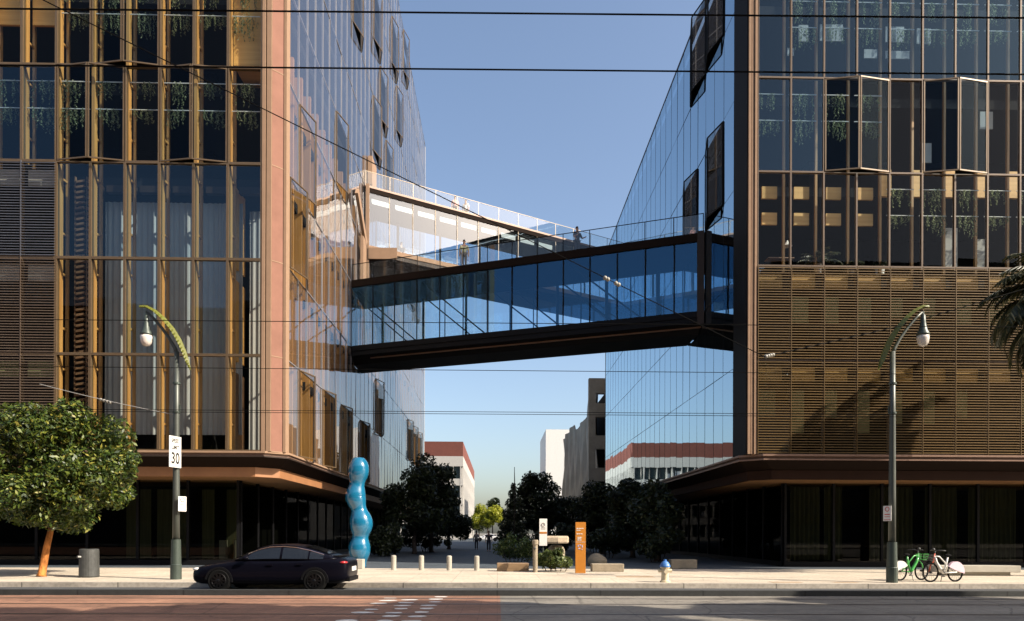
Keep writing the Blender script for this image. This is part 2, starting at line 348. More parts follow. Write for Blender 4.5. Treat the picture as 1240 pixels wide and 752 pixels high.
# ------------------------------------------------------------------ ground
b = MB(); b.quad((-900, -300, -0.19), (900, -300, -0.19), (900, 1500, -0.19), (-900, 1500, -0.19)); struct('ground', b, M['soil'])
b = MB(); b.box(-90, 90, 22.45, 31.2, -0.18, 0.0); struct('sidewalk', b, M['sidewalk'])
b = MB(); b.box(-90, 90, 22.2, 22.448, -0.18, 0.003); struct('kerb', b, M['kerb'])
b = MB(); b.box(-90, 90, 31.204, 210, -0.18, 0.0); struct('alley_pavement', b, M['alleypave'])
b = MB(); b.quad((-90, 19.7, -0.15), (90, 19.7, -0.15), (90, 22.2, -0.15), (-90, 22.2, -0.15)); struct('road', b, M['asphalt'])
b = MB(); b.box(-90, 90, 19.42, 19.69, -0.18, 0.0); struct('track_kerb', b, M['kerb_dark'])
b = MB(); b.quad((-90, -12, -0.15), (0.08, -12, -0.15), (0.08, 19.42, -0.15), (-90, 19.42, -0.15)); struct('red_trackway', b, M['redpave'])
b = MB(); b.quad((0.08, -12, -0.15), (90, -12, -0.15), (90, 19.42, -0.15), (0.08, 19.42, -0.15)); struct('grey_trackway', b, M['greypave'])
b = MB(); b.box(-90, 90, -60, -12.004, -0.18, 0.0); struct('far_sidewalk', b, M['sidewalk'])
b = MB()
for y in (18.55, 17.11, 15.0, 13.56):
    b.box(-90, 90, y - 0.035, y + 0.035, -0.16, -0.143)
    b.box(-90, 90, y + 0.05, y + 0.09, -0.16, -0.1455)
struct('tram_rail', b, M['rail'])
b = MB(); random.seed(4)
for (x0, y0, x1, y1, n) in ((-2.85, 18.7, -2.98, 13.2, 9), (-2.27, 18.9, -2.26, 13.2, 9), (-1.55, 19.1, -1.74, 13.2, 9)):
    for i in range(n):
        t = i / (n - 1); cx = x0 + (x1 - x0) * t + random.uniform(-.04, .04); cy = y0 + (y1 - y0) * t + random.uniform(-.08, .08)
        if random.random() < 0.15: continue
        k = 14; ra = 0.17 + random.random() * 0.07; rb = 0.13 + random.random() * 0.06
        b.add([(cx + ra * math.cos(2 * math.pi * j / k) * (0.75 + 0.4 * random.random()), cy + rb * math.sin(2 * math.pi * j / k) * (0.75 + 0.4 * random.random()), -0.1455) for j in range(k)], [tuple(range(k))])
struct('road_marking', b, M['paint'])
b = MB()
for (x, y, wx, wy) in ((9.6, 22.9, 1.0, 0.35), (11.6, 22.9, 0.8, 0.3), (5.1, 25.6, 1.4, 0.5), (-9.5, 25.3, 0.8, 0.8)):
    b.box(x - wx / 2, x + wx / 2, y - wy / 2, y + wy / 2, -0.01, 0.005)
struct('utility_cover', b, mat('rusty_cover', (0.33, 0.22, 0.13), 0.7, 0.2, var=0.3, scale=4))

# ------------------------------------------------------------------ the two office buildings
BW = 1.485; FH = 4.2; Z0 = 5.16
def frame_mesh(name, w_, h, t, d0, d1, m):
    g = 0.003; b = MB()
    b.box(g, t, d0, d1, g, h - g); b.box(w_ - t, w_ - g, d0, d1, g, h - g)
    b.box(t, w_ - t, d0, d1, g, t); b.box(t, w_ - t, d0, d1, h - t, h - g)
    return b.mesh(name, m)
def pane_mesh(name, w_, h, t, y, m):
    b = MB(); b.quad((t, y, t), (w_ - t, y, t), (w_ - t, y, h - t), (t, y, h - t)); return b.mesh(name, m)
fps = pane_mesh('front_pane_mirror', BW, FH, 0.036, 0.0, glass('front_glass_mirror', (0.7, 0.76, 0.8), 0.16, 0.4, 4.0, gloss=(0.8, 0.92, 1.0)))
ff = frame_mesh('front_frame', BW, FH, 0.055, -0.07, 0.10, M['bronze'])
ffr = frame_mesh('front_frame_right', BW, FH, 0.036, -0.05, 0.10, mat('bronze_frame_muted', (0.11, 0.075, 0.05), 0.45, 0.3, var=0.1))
fp = pane_mesh('front_pane', BW, FH, 0.055, 0.0, M['g_front'])
fpb = pane_mesh('front_pane_coated', BW, FH, 0.055, 0.0, M['g_blue'])
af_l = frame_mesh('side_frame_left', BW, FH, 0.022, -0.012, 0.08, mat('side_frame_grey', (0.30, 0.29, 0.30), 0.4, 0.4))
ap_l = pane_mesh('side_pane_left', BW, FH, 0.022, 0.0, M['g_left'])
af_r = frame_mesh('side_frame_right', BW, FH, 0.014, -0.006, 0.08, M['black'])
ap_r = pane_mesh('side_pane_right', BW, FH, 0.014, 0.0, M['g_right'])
def louver_mesh(name, m, pitch=0.118):
    b = MB(); z = 0.07
    while z < FH - 0.03:
        b.add([(0.004, -0.115, z - .012), (BW - 0.004, -0.115, z - .012), (BW - 0.004, -0.08, z + 0.008), (0.004, -0.08, z + 0.008),
               (0.004, -0.115, z + 0.018), (BW - 0.004, -0.115, z + 0.018), (BW - 0.004, -0.08, z + 0.038), (0.004, -0.08, z + 0.038)],
              [(0, 3, 2, 1), (4, 5, 6, 7), (0, 1, 5, 4), (1, 2, 6, 5), (2, 3, 7, 6), (3, 0, 4, 7)])
        z += pitch
    b.box(0.004, 0.03, -0.125, -0.075, 0.01, FH - 0.01)
    return b.mesh(name, m)
lv_r = louver_mesh('louver_slats', M['louver']); lv_l = louver_mesh('louver_slats_grey', M['louver_dk']); lv_b = louver_mesh('louver_slats_blue', mat('louver_blue_grey', (0.075, 0.078, 0.092), 0.45, 0.2, var=0.15))

def fold_meshes(tag_, p, t, fm, gm, hz=FH):
    """two panes hinged together and pushed out into a V, apex p metres proud of the wall"""
    W2 = 2 * BW; b = MB(); g = MB(); ap = (BW, -p)
    for (a, c) in (((0.02, -0.03), ap), (ap, (W2 - 0.02, -0.03))):
        A = Vector((a[0], a[1], 0)); B = Vector((c[0], c[1], 0)); L = (B - A).length; d = (B - A) / L
        e0 = A + d * 0.02; e1 = B - d * 0.02
        for z in (0.06, hz - 0.06): b.bar(e0 + Vector((0, 0, z)), e1 + Vector((0, 0, z)), t, t)
        for e in (e0 + d * t / 2, e1 - d * t / 2): b.bar(e + Vector((0, 0, 0.06 + t / 2)), e + Vector((0, 0, hz - 0.06 - t / 2)), t, t)
        q0 = A + d * t; q1 = B - d * t
        g.quad(q0 + Vector((0, 0, 0.1)), q1 + Vector((0, 0, 0.1)), q1 + Vector((0, 0, hz - 0.1)), q0 + Vector((0, 0, hz - 0.1)))
    return b.mesh('folding_frame' + tag_, fm), g.mesh('folding_pane' + tag_, gm)
fold_front = fold_meshes('_front', 0.30, 0.055, M['bronze'], glass('folded_front_glass', (0.66, 0.76, 0.82), 0.012, 0.08, 4.0, gloss=(0.6, 0.8, 1.0)))
fold_side = fold_meshes('_side', 0.42, 0.055, M['bronze'], glass('folded_side_glass', (0.75, 0.78, 0.80), 0.10, 0.5, 3.0))
fold_side_dk = fold_meshes('_shade', 0.38, 0.05, M['black'], glass('folded_shade_glass', (0.55, 0.58, 0.58), 0.10, 0.45, 3.0))

class Facade:
    """one wall plane: o = world start, ang = rotation so local x runs along the wall, local y points inside"""
    def __init__(s, root, o, ang, nb, nk, frame, pane, name):
        s.root = root; s.o = Vector(o); s.ang = ang; s.nb = nb; s.nk = nk; s.frame = frame; s.pane = pane; s.skip = set(); s.done = set()
        s.rot = Matrix.Rotation(ang, 3, 'Z')
    def loc(s, i, k): return s.o + s.rot @ Vector((i * BW, 0, 0)) + Vector((0, 0, Z0 + k * FH)) - wloc(s.root)
    def win(s, i, k, rnd=0.25, pane=None):
        s.done.add((i, k))
        o = inst(s.frame, 'window', s.root, s.loc(i, k), (0, 0, s.ang))
        inst(pane or s.pane, 'pane', o, (0, 0, 0), (R_(random.uniform(-rnd, rnd)), 0, R_(random.uniform(-rnd, rnd)))); return o
    def fold(s, i, k, meshes):
        s.done.add((i, k)); s.done.add((i + 1, k))
        o = inst(meshes[0], 'folding_window', s.root, s.loc(i, k), (0, 0, s.ang)); inst(meshes[1], 'pane', o)
    def rest(s, rnd=0.25):
        A = MB(); G = MB()
        fv = [v.co.copy() for v in s.frame.vertices]; ffc = [tuple(p.vertices) for p in s.frame.polygons]
        pv = [v.co.copy() for v in s.pane.vertices]; pf = [tuple(p.vertices) for p in s.pane.polygons]
        for i in range(s.nb):
            for k in range(s.nk):
                if (i, k) in s.done: continue
                L = s.loc(i, k) + wloc(s.root)
                A.add([s.rot @ v + L for v in fv], ffc)
                a, c = R_(random.uniform(-rnd, rnd)), R_(random.uniform(-rnd, rnd))
                G.add([s.rot @ Vector((v.x, v.y + (v.x - BW / 2) * c + (v.z - FH / 2) * a, v.z)) + L for v in pv], pf)
        if not A.v: return
        o = A.build('window', s.frame.materials[0], s.root, kind='stuff')
        G.build('pane', s.pane.materials[0], o, kind='stuff')

random.seed(11)
YF = 30.7
def corner_shell(root, sgn, xw, yend, nk, xout):
    """ledge, undercut, fascia and soffit round the foot of a building. sgn=-1: building lies at X<xw, +1: X>xw"""
    s = sgn
    def P(inset, z, far=True):
        return [(xw + s * inset, yend, z), (xw + s * inset, YF + inset + 0.75, z), (xw + s * (inset + 0.85), YF + inset, z), (xout, YF + inset, z)]
    def strip(name, i0, z0, i1, z1, m):
        b = MB(); a = P(i0, z0); c = P(i1, z1)
        for j in range(3): b.quad(a[j], a[j + 1], c[j + 1], c[j])
        return b.build(name, m, root)
    def band(name, io, ii, z0, z1, m):
        b = MB(); o0 = P(io, z0); o1 = P(io, z1); i0 = P(ii, z0); i1 = P(ii, z1)
        for j in range(3):
            b.quad(o0[j], o0[j + 1], o1[j + 1], o1[j]); b.quad(o1[j], o1[j + 1], i1[j + 1], i1[j])
            b.quad(o0[j], o0[j + 1], i0[j + 1], i0[j]); b.quad(i0[j], i0[j + 1], i1[j + 1], i1[j])
        return b.build(name, m, root)
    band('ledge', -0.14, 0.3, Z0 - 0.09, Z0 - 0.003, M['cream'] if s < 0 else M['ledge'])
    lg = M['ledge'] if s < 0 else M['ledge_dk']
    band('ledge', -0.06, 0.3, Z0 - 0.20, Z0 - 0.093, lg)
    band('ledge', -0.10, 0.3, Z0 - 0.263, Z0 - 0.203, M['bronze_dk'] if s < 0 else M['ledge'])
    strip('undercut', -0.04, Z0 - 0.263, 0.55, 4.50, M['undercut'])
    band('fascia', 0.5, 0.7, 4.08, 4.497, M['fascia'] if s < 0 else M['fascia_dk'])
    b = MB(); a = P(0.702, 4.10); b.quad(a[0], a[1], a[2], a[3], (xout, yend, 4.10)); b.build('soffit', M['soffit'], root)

def building(root, sgn, xw, nb_side, nk, xout):
    yend = YF + (1.73 if sgn > 0 else 0.9) + nb_side * BW
    zt = Z0 + nk * FH
    xi = lambda d: xw + sgn * d
    # corner pier, chamfered
    b = MB(); pf = xw + sgn * 0.86 if sgn < 0 else xw + sgn * 0.44
    y1 = YF + (0.9 if sgn < 0 else 1.73)
    if sgn < 0: b.prism([(pf + 0.36, YF + 0.02), (xw - 0.10, YF + 0.42), (xw - 0.10, y1), (pf + 0.36, y1)], Z0, zt)
    else: b.prism([(xw, YF + 0.03), (pf - 0.12, YF + 0.03), (pf - 0.12, y1), (xw, y1)], Z0, zt)
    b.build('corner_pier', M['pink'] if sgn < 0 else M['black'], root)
    b = MB()
    if sgn < 0:
        b.box(pf - 0.04, pf + 0.10, YF - 0.09, y1, Z0, zt); b.box(pf + 0.15, pf + 0.355, YF - 0.06, y1, Z0, zt); b.box(xw - 0.098, xw + 0.02, YF + 0.38, y1, Z0, zt)
        for k in range(nk + 1): b.prism([(pf + 0.365, YF + 0.008), (xw - 0.1, YF + 0.405), (xw - 0.1, YF + 0.5), (pf + 0.365, YF + 0.1)], Z0 + k * FH - 0.02, Z0 + k * FH + 0.02)
    else:
        b.box(pf - 0.115, pf - 0.01, YF - 0.09, y1, Z0, zt); b.box(xw + 0.05, xw + 0.16, YF - 0.07, YF + 0.028, Z0, zt); b.box(xw + 0.19, xw + 0.29, YF - 0.05, YF + 0.028, Z0, zt)
    b.build('corner_trim', M['cream'], root)
    if sgn < 0:
        b = MB(); b.box(pf + 0.103, pf + 0.147, YF + 0.02, y1, Z0, zt); b.build('corner_joint', M['bronze_dk'], root)
    corner_shell(root, sgn, xw, yend, nk, xout)
    # floors, core, roof
    for k in range(nk + 1):
        z = Z0 + k * FH
        fy = YF + (5.2 if (sgn < 0 and k in (1, 2)) else 1.3)
        b = MB(); xs = sorted((xi(0.45), xout)); b.box(xs[0], xs[1], fy, yend - 0.3, z - 0.45, z - 0.02)
        b.build('roof' if k == nk else 'floor_slab', M['slab'], root)
    b = MB(); xs = sorted((xi(5.5), xout)); b.box(xs[0], xs[1], YF + 6.0, yend - 4, 4.2, zt - 0.5); b.build('core', M['interior'], root)
    b = MB(); xs = sorted((xi(0.0), xout)); b.box(xs[0], xs[1], yend + 0.003, yend + 0.4, Z0, zt); b.build('rear_wall', M['grey_panel'] if sgn < 0 else M['bronze_dk'], root)
    b = MB(); b.box(*sorted((xout, xout + sgn * 0.4)), YF, yend, 0, zt); b.build('outer_wall', M['interior'], root)
    b = MB(); b.box(*sorted((xi(0.02), xi(0.3))), y1, yend, zt, zt + 0.25); b.box(*sorted((pf, xout)), YF - 0.05, YF + 0.3, zt, zt + 0.25); b.build('parapet', M['bronze_dk'], root)
    # ground floor: recessed dark storefront
    b = MB(); g = MB(); yg = YF + 3.1; xg = xi(3.0)
    x = xg; n = 0
    while abs(x - xg) < 26:
        b.box(*sorted((x, x + sgn * 0.12)), yg - 0.06, yg + 0.08, 0.25, 4.097)
        g.quad((x, yg, 0.25), (x + sgn * 2.4, yg, 0.25), (x + sgn * 2.4, yg, 4.0), (x, yg, 4.0))
        x += sgn * 2.4; n += 1
    b.box(*sorted((xg, xout)), yg - 0.08, yg + 0.1, 0.0, 0.247)
    y = yg
    while y < yend - 3:
        b.box(*sorted((xg - sgn * 0.06, xg + sgn * 0.08)), y + 0.1, y + 0.22, 0.25, 4.097)
        g.quad((xg, y, 0.25), (xg, y + 2.4, 0.25), (xg, y + 2.4, 4.0), (xg, y, 4.0)); y += 2.4
    b.box(*sorted((xg - sgn * 0.07, xg + sgn * 0.09)), yg + 0.11, yend - 2, 0.0, 0.247)
    o = b.build('storefront', M['black'], root); g.build('pane', M['g_dark'], o)
    b = MB(); b.box(*sorted((xi(3.35), xout)), yg + 4.3, yend, 0, 4.05); b.build('lobby_wall', M['interior'], root)
    return yend, y1, pf

# ---- left building
LX = -9.47
rootL = thing('office_building', (LX, YF, 0), 'tall glass office block on the left with gold timber mullions and pink corner column', 'building')
NBL, NKL = 39, 11
yendL, y1L, pfL = building(rootL, -1, LX, NBL, NKL, -42.0)
FL = Facade(rootL, (pfL - 0.06 - 22 * BW, YF, 0), 0.0, 22, NKL, ff, fp, 'front')
front_i = lambda j: 21 - j                                    # j = bay counted from the corner column
for (j, k) in ((5, 3), (2, 3), (4, 4)): FL.fold(front_i(j), k, fold_front)
for j in range(9):
    for k in range(5):
        if (front_i(j), k) not in FL.done: FL.win(front_i(j), k, pane=fpb if (k == 2 and j < 6) or (j, k) in ((1, 1), (3, 1), (6, 3), (7, 3)) else None)
FL.rest()
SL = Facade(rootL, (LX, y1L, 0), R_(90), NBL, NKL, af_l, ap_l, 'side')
for (i, k) in ((1, 3), (6, 4), (14, 6), (0, 2), (1, 0), (4, 0), (7, 0), (15, 1), (11, 0), (9, 7), (14, 8), (20, 9), (25, 10), (13, 6), (16, 7), (28, 1), (31, 1), (34, 1), (26, 5), (29, 5), (32, 5), (18, 6), (22, 8)):
    if (i, k) not in SL.done and (i + 1, k) not in SL.done: SL.fold(i, k, fold_side)
for i in range(8):
    for k in range(6):
        if (i, k) not in SL.done: SL.win(i, k, 0.4)
SL.rest(0.45)
# timber posts
for j in range(0, 13):
    x = pfL - 0.06 - j * BW
    b = MB(); b.box(x - 0.065, x + 0.065, YF + 0.14, YF + 0.37, Z0 + 0.02 + (3 * FH if j > 6 else 0), Z0 + 5 * FH); b.build('timber_post', M['gold'], rootL)
    if j < 9:
        b = MB(); b.box(x - 0.05, x + 0.05, YF + 0.72, YF + 0.84, Z0 + 0.02 + (3 * FH if j > 6 else 0), Z0 + 5 * FH)
        for k in range(3 if j > 6 else 0, 5):
            for zz in (1.2, 3.6): b.box(x - 0.03, x + 0.03, YF + 0.353, YF + 0.717, Z0 + k * FH + zz, Z0 + k * FH + zz + 0.09)
        b.build('inner_post', M['gold'], rootL)
for i in list(range(0, 10)) + list(range(11, 40, 2)):
    y = y1L + i * BW
    b = MB(); b.box(LX - 0.75, LX - 0.25, y - 0.10, y + 0.10, Z0, Z0 + 4.5 * FH); b.build('timber_post', M['gold'], rootL)
for k in range(3):
    for i in (0, 2, 3, 5):
        y = y1L + i * BW
        b = MB(); b.box(LX - 2.6, LX - 2.45, y + .15, y + 1.3, Z0 + k * FH + .05, Z0 + (k + 1) * FH - .5); b.build('timber_wall', M['goldpanel'] if (i + k) % 3 else M['lattice'], rootL)
# louvers on the outer bays
for j in range(6, 12):
    for k in range(3): inst(lv_b if k == 2 else lv_l, 'louver_panel', rootL, FL.loc(front_i(j), k))
# white curtains and lattice behind the tall glazing
for (x0, x1, z0, zt, y) in ((-18.0, -11.75, Z0 + 0.9, 16.7, 1.45), (-11.6, -10.0, Z0 + 0.1, 16.55, 1.9)):
    b = MB(); n = max(4, int((x1 - x0) / 0.06)); ys = [YF + y + 0.03 * math.sin(i * 1.5 + 0.8 * math.sin(i * .37)) for i in range(n + 1)]
    for i in range(n):
        xa = x0 + (x1 - x0) * i / n; xb = x0 + (x1 - x0) * (i + 1) / n
        b.prism([(xa, ys[i]), (xb, ys[i + 1]), (xb, ys[i + 1] + 0.02), (xa, ys[i] + 0.02)], z0, zt)
    b.build('curtain', M['curtain'], rootL)
b = MB(); z = Z0 + 0.6
while z < 17.4:
    for xx in (-19.05, -18.5): b.add([(xx, YF + 0.9, z), (xx + 0.42, YF + 0.9, z + 0.07), (xx + 0.42, YF + 1.1, z + 0.07), (xx, YF + 1.1, z), (xx, YF + 0.9, z + 0.10), (xx + 0.42, YF + 0.9, z + 0.17), (xx + 0.42, YF + 1.1, z + 0.17), (xx, YF + 1.1, z + 0.10)],
              [(0, 3, 2, 1), (4, 5, 6, 7), (0, 1, 5, 4), (1, 2, 6, 5), (2, 3, 7, 6), (3, 0, 4, 7)])
    z += 0.24
for xx in (-19.1, -18.58, -18.04): b.box(xx, xx + 0.045, YF + 0.95, YF + 1.05, Z0 + 0.5, 17.6)
b.build('lattice_screen', M['lattice'], rootL)
b = MB()
for j in range(0, 6):
    x = pfL - 0.06 - j * BW; b.box(x - BW + 0.1, x - 0.1, YF + 1.0, YF + 1.25, 16.95, 17.25)
b.build('ceiling_beam', M['bronze_dk'], rootL)
b = MB(); b.box(pfL - 1.48, pfL - 0.17, YF + 0.42, YF + 2.6, Z0 + 4 * FH + 0.4, Z0 + 5 * FH - 0.5); b.build('timber_wall', M['goldpanel'], rootL)
b = MB()
for j in (6, 7):
    x = pfL - 0.06 - (j + 1) * BW; b.box(x + 0.1, x + BW - 0.1, YF + 0.5, YF + 0.62, Z0 + 4 * FH + 2.1, Z0 + 4 * FH + 3.4)
b.build('spandrel_panel', M['goldpanel'], rootL)
for j in (6, 7):
    for k in range(3):
        x = pfL - 0.06 - (j + 1) * BW; z = Z0 + k * FH
        b = MB(); b.box(x + 0.1, x + BW - 0.1, YF + 0.25, YF + 0.3, z + 3.25, z + 3.95); b.build('ceiling_panel', M['grey_panel'] if k else M['blind'], rootL)

# ---- right building
RX = 11.07
rootR = thing('office_building', (RX, YF, 0), 'lower glass office block on the right with bronze louvers and a black shaded side', 'building')
NBR, NKR = 26, 6
yendR, y1R, pfR = building(rootR, 1, RX, NBR, NKR, 44.0)
FR = Facade(rootR, (pfR + 0.03, YF, 0), 0.0, 21, NKR, ffr, fp, 'front')
for (i, k) in ((2, 3), (5, 3)): FR.fold(i, k, fold_front)
for i in range(9):
    for k in range(5):
        if (i, k) not in FR.done: FR.win(i, k, pane=fps if (i == 0 and k < 2) else fpb if k >= 4 or (k == 3 and i in (0, 1)) else None)
FR.rest()
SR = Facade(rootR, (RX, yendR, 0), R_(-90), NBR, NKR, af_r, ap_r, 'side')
rev = lambda d: int((yendR - d) / BW)
for (d, k) in ((35.0, 5), (38.0, 5), (34.0, 3), (38.6, 3)):
    i = max(0, min(NBR - 2, rev(d) - 1)); SR.fold(i, k, fold_side_dk)
for i in range(NBR - 9, NBR):
    for k in range(NKR):
        if (i, k) not in SR.done: SR.win(i, k, 0.12)
SR.rest(0.12)
for i in range(12):
    x = pfR + 0.03 + i * BW
    b = MB(); b.box(x - 0.05, x + 0.05, YF + 0.70, YF + 0.82, Z0 + 2 * FH, Z0 + 5 * FH + 2)
    b.build('inner_post', M['gold'], rootR)
for i in range(12):
    for k in (0, 1): inst(lv_r, 'louver_panel', rootR, FR.loc(i, k))
random.seed(5)
for i in range(10):
    x = pfR + 0.03 + i * BW
    for k in (0, 1):
        z = Z0 + k * FH
        b = MB(); b.box(x + 0.08, x + 1.2, YF + 0.16, YF + 0.25, z + 3.3, z + 3.9); b.build('ceiling_panel', M['goldpanel'], rootR)
        if random.random() < 0.85:
            h = random.choice((0.9, 1.2, 1.2, 1.5, 1.9)); b = MB(); b.box(x + 0.08, x + random.choice((0.72, 0.78, 0.9)), YF + 0.16, YF + 0.19, z + 2.9 - h, z + 2.9); b.build('blind', M['blind'], rootR)
    z = Z0 + 3 * FH
    b = MB()
    if i < 4:
        b.box(x + 0.55, x + 1.25, YF + 0.9, YF + 1.0, z - 0.75, z - 0.2); b.box(x + 0.55, x + 1.25, YF + 0.9, YF + 1.0, z - 1.95, z - 1.4)
    else: b.box(x + 0.12, x + 0.58, YF + 0.85, YF + 1.0, z - 0.6, z + 0.62)
    b.build('acoustic_panel', M['goldpanel'], rootR)
for (i, x0, x1, z0, z1) in ((1, .55, 1.0, 2.0, 2.75), (2, .05, 1.1, 2.05, 2.8), (4, .1, .95, 2.05, 2.75), (5, .05, .7, 2.0, 2.7), (1, .05, .35, 1.35, 1.7), (3, .6, 1.2, 1.3, 1.7), (4, .1, 1.2, 1.3, 1.65)):  # bright patches of light in the upper glass, put in as white panels
    x = pfR + 0.03 + i * BW; z = Z0 + 4 * FH
    b = MB(); b.box(x + x0, x + x1, YF + 0.5, YF + 0.54, z + z0, z + z1); b.build('blind', M['curtain'], rootR)
for (i, x0, x1, z0, z1, k) in ((6, .15, .75, .3, 2.2, 2), (7, .1, .6, .4, 1.7, 2), (5, .5, 1.0, 1.0, 1.9, 3), (7, .3, .9, 2.6, 3.4, 3)):
    x = pfR + 0.03 + i * BW; z = Z0 + k * FH
    b = MB(); b.box(x + x0, x + x1, YF + 0.9, YF + 0.94, z + z0, z + z1); b.build('blind', M['curtain'], rootR)
# curtains of the ground floor
for (x0, x1, o) in ((14.6, 16.1, 0), (16.3, 17.2, 1), (18.6, 20.8, 0), (21.4, 23.0, 1), (23.6, 26.0, 0)):
    b = MB(); n = int((x1 - x0) / 0.06)
    for i in range(n):
        xa = x0 + (x1 - x0) * i / n; xb = x0 + (x1 - x0) * (i + 1) / n; ya = YF + 3.6 + 0.05 * math.sin(i * 1.6); yb = YF + 3.6 + 0.05 * math.sin((i + 1) * 1.6)
        b.prism([(xa, ya), (xb, yb), (xb, yb + 0.02), (xa, ya + 0.02)], 0.3, 3.95)
    b.build('curtain', M['gcurtain'], rootR)
for (x0, x1) in ((-18.3, -17.1), (-16.8, -15.2), (-14.6, -14.0), (-13.4, -12.9)):
    b = MB(); b.box(x0, x1, YF + 3.9, YF + 3.95, 0.3, 3.7); b.build('curtain', M['gcurtain'], rootL)
b = MB()
for x in (-13.6, -12.9): b.box(x, x + 0.3, YF + 3.5, YF + 3.8, 0.3, 1.2)
b.build('lobby_screen', M['concrete'], rootL)

# ------------------------------------------------------------------ footbridges
def bridge(label, xa, ya, xb, yb, zf, wide, mirror_dark, nb, frame_m, glass_m, edge_m, stair=False):
    sl = (yb - ya) / (xb - xa)
    root = thing('footbridge', (xa, ya, zf), label, 'footbridge', None)
    X0, X1 = xa + 0.03, xb - 0.03
    tf = lambda p: Vector((p.x, ya + (p.x - xa) * sl + p.y, p.z))
    def nb_(): q = MB(); q.tf = tf; return q
    zt = zf + FH
    nb_().box(X0, X1, 0.10, wide - 0.1, zf - 0.35, zf).build('deck', M['slab'], root)
    b = nb_()
    b.add([(X0, 0, zf - 0.30), (X1, 0, zf - 0.30), (X1, 0.0, zf - 0.6), (X0, 0.0, zf - 0.6)], [(0, 1, 2, 3)])
    b.add([(X0, 0, zf - 0.6), (X1, 0, zf - 0.6), (X1, 0.55, zf - 0.66), (X0, 0.55, zf - 0.66)], [(0, 1, 2, 3)])
    b.add([(X0, 0.55, zf - 0.66), (X1, 0.55, zf - 0.66), (X1, 0.9, zf - 0.98), (X0, 0.9, zf - 0.98)], [(0, 1, 2, 3)])
    b.add([(X0, 0.9, zf - 0.98), (X1, 0.9, zf - 0.98), (X1, wide - 0.9, zf - 0.98), (X0, wide - 0.9, zf - 0.98)], [(0, 1, 2, 3)])
    b.add([(X0, wide - 0.9, zf - 0.98), (X1, wide - 0.9, zf - 0.98), (X1, wide, zf - 0.5), (X0, wide, zf - 0.5)], [(0, 1, 2, 3)])
    b.build('soffit', mirror_dark, root)
    nb_().box(X0, X1, -0.06, 0.06, zf - 0.3, zf + 0.02).build('floor_edge', edge_m, root)
    nb_().box(X0, X1, 0.10, wide - 0.1, zt - 0.45, zt - 0.03).build('roof', M['interior'] if not stair else mat('bridge_ceiling', (0.05, 0.05, 0.052), 0.8), root)
    if stair:
        nb_().box(X0, X1, -0.08, 0.08, zt - 0.42, zt - 0.12).build('roof_edge', M['undercut'], root)
        nb_().box(X0, X1, -0.12, 0.08, zt - 0.117, zt + 0.02).build('roof_edge', M['ledge'], root)
    else:
        nb_().box(X0, X1, -0.10, 0.08, zt - 0.42, zt + 0.02).build('roof_edge', M['undercut'], root)
        nb_().box(X0 + 1.2, X1, 0.50, 0.58, zf - 0.74, zf - 0.67).build('edge_strip', M['ledge'], root)
    nb_().box(X0, X1, wide - 0.08, wide + 0.1, zt - 0.42, zt + 0.02).build('roof_edge', M['bronze_dk'], root)
    bw = (X1 - X0) / nb
    for side, y in (('n', 0.0), ('f', wide)):
        for i in range(nb):
            x = X0 + i * bw; t = 0.018 if stair else 0.03
            b = nb_(); b.box(x + 0.002, x + t, y - 0.05, y + 0.05, zf + 0.023, zt - 0.423); b.box(x + bw - t, x + bw - 0.002, y - 0.05, y + 0.05, zf + 0.023, zt - 0.423)
            o = b.build('window', frame_m, root)
            g = nb_(); g.quad((x + t, y, zf + 0.023), (x + bw - t, y, zf + 0.023), (x + bw - t, y, zt - 0.423), (x + t, y, zt - 0.423)); g.build('pane', glass_m, o)
    for y in (0.05, wide - 0.05):
        b = nb_(); n = nb
        b.bar((X0, y, zt + 1.08), (X1, y, zt + 1.08), 0.035)
        for i in range(n + 1):
            x = X0 + (X1 - X0 - 0.04) * i / n + 0.02; b.box(x - 0.02, x + 0.02, y - 0.02, y + 0.02, zt + 0.02, zt + 1.055)
        o = b.build('railing', frame_m, root)
        g = nb_(); g.quad((X0, y, zt + 0.06), (X1, y, zt + 0.06), (X1, y, zt + 1.04), (X0, y, zt + 1.04)); g.build('glass_panel', M['g_clear'], o)
    # trusses inside
    b = nb_()
    if stair: nb = 0
    for i in range(0, nb - 2, 3):
        xa_ = X0 + i * bw + 0.3; xb_ = X0 + (i + 3) * bw - 0.1
        for y in (0.5, wide - 0.5): b.bar((xa_, y, zt - 0.5), (xb_, y, zf + 0.1), 0.07)
    if b.v: b.build('truss', frame_m, root)
    nb = 13 if stair else 14
    b = nb_()
    for i in range(1, nb, 2): b.box(X0 + i * bw - 0.08, X0 + i * bw + 0.08, wide - 0.5, wide - 0.3, zf + 0.01, zt - 0.46)
    b.build('column', frame_m, root)
    return root, tf, nb_, X0, X1, bw
brA, tfA, nbA, XA0, XA1, bwA = bridge('dark blue glazed footbridge, the lower and nearer of the two', -9.47, 44.85, 11.07, 37.05, Z0 + 2 * FH, 4.2, M['black'], 14, M['black'], M['g_bridge'], M['black'])
brB, tfB, nbB, XB0, XB1, bwB = bridge('pale upper footbridge with white ceiling lights behind the dark one', -9.47, 49.3, 11.07, 61.0, Z0 + 4 * FH, 4.6, M['bronze_dk'], 13, mat('pale_frame', (0.25, 0.195, 0.135), 0.4, 0.2), M['g_upper'], M['cream'], True)
zB = Z0 + 5 * FH
for i in range(9):
    x = XB0 + i * 1.56 + 0.3
    nbB().box(x, x + 1.15, 0.6, 0.95, zB - 0.78, zB - 0.56).build('ceiling_light', M['lamp_on'], brB)
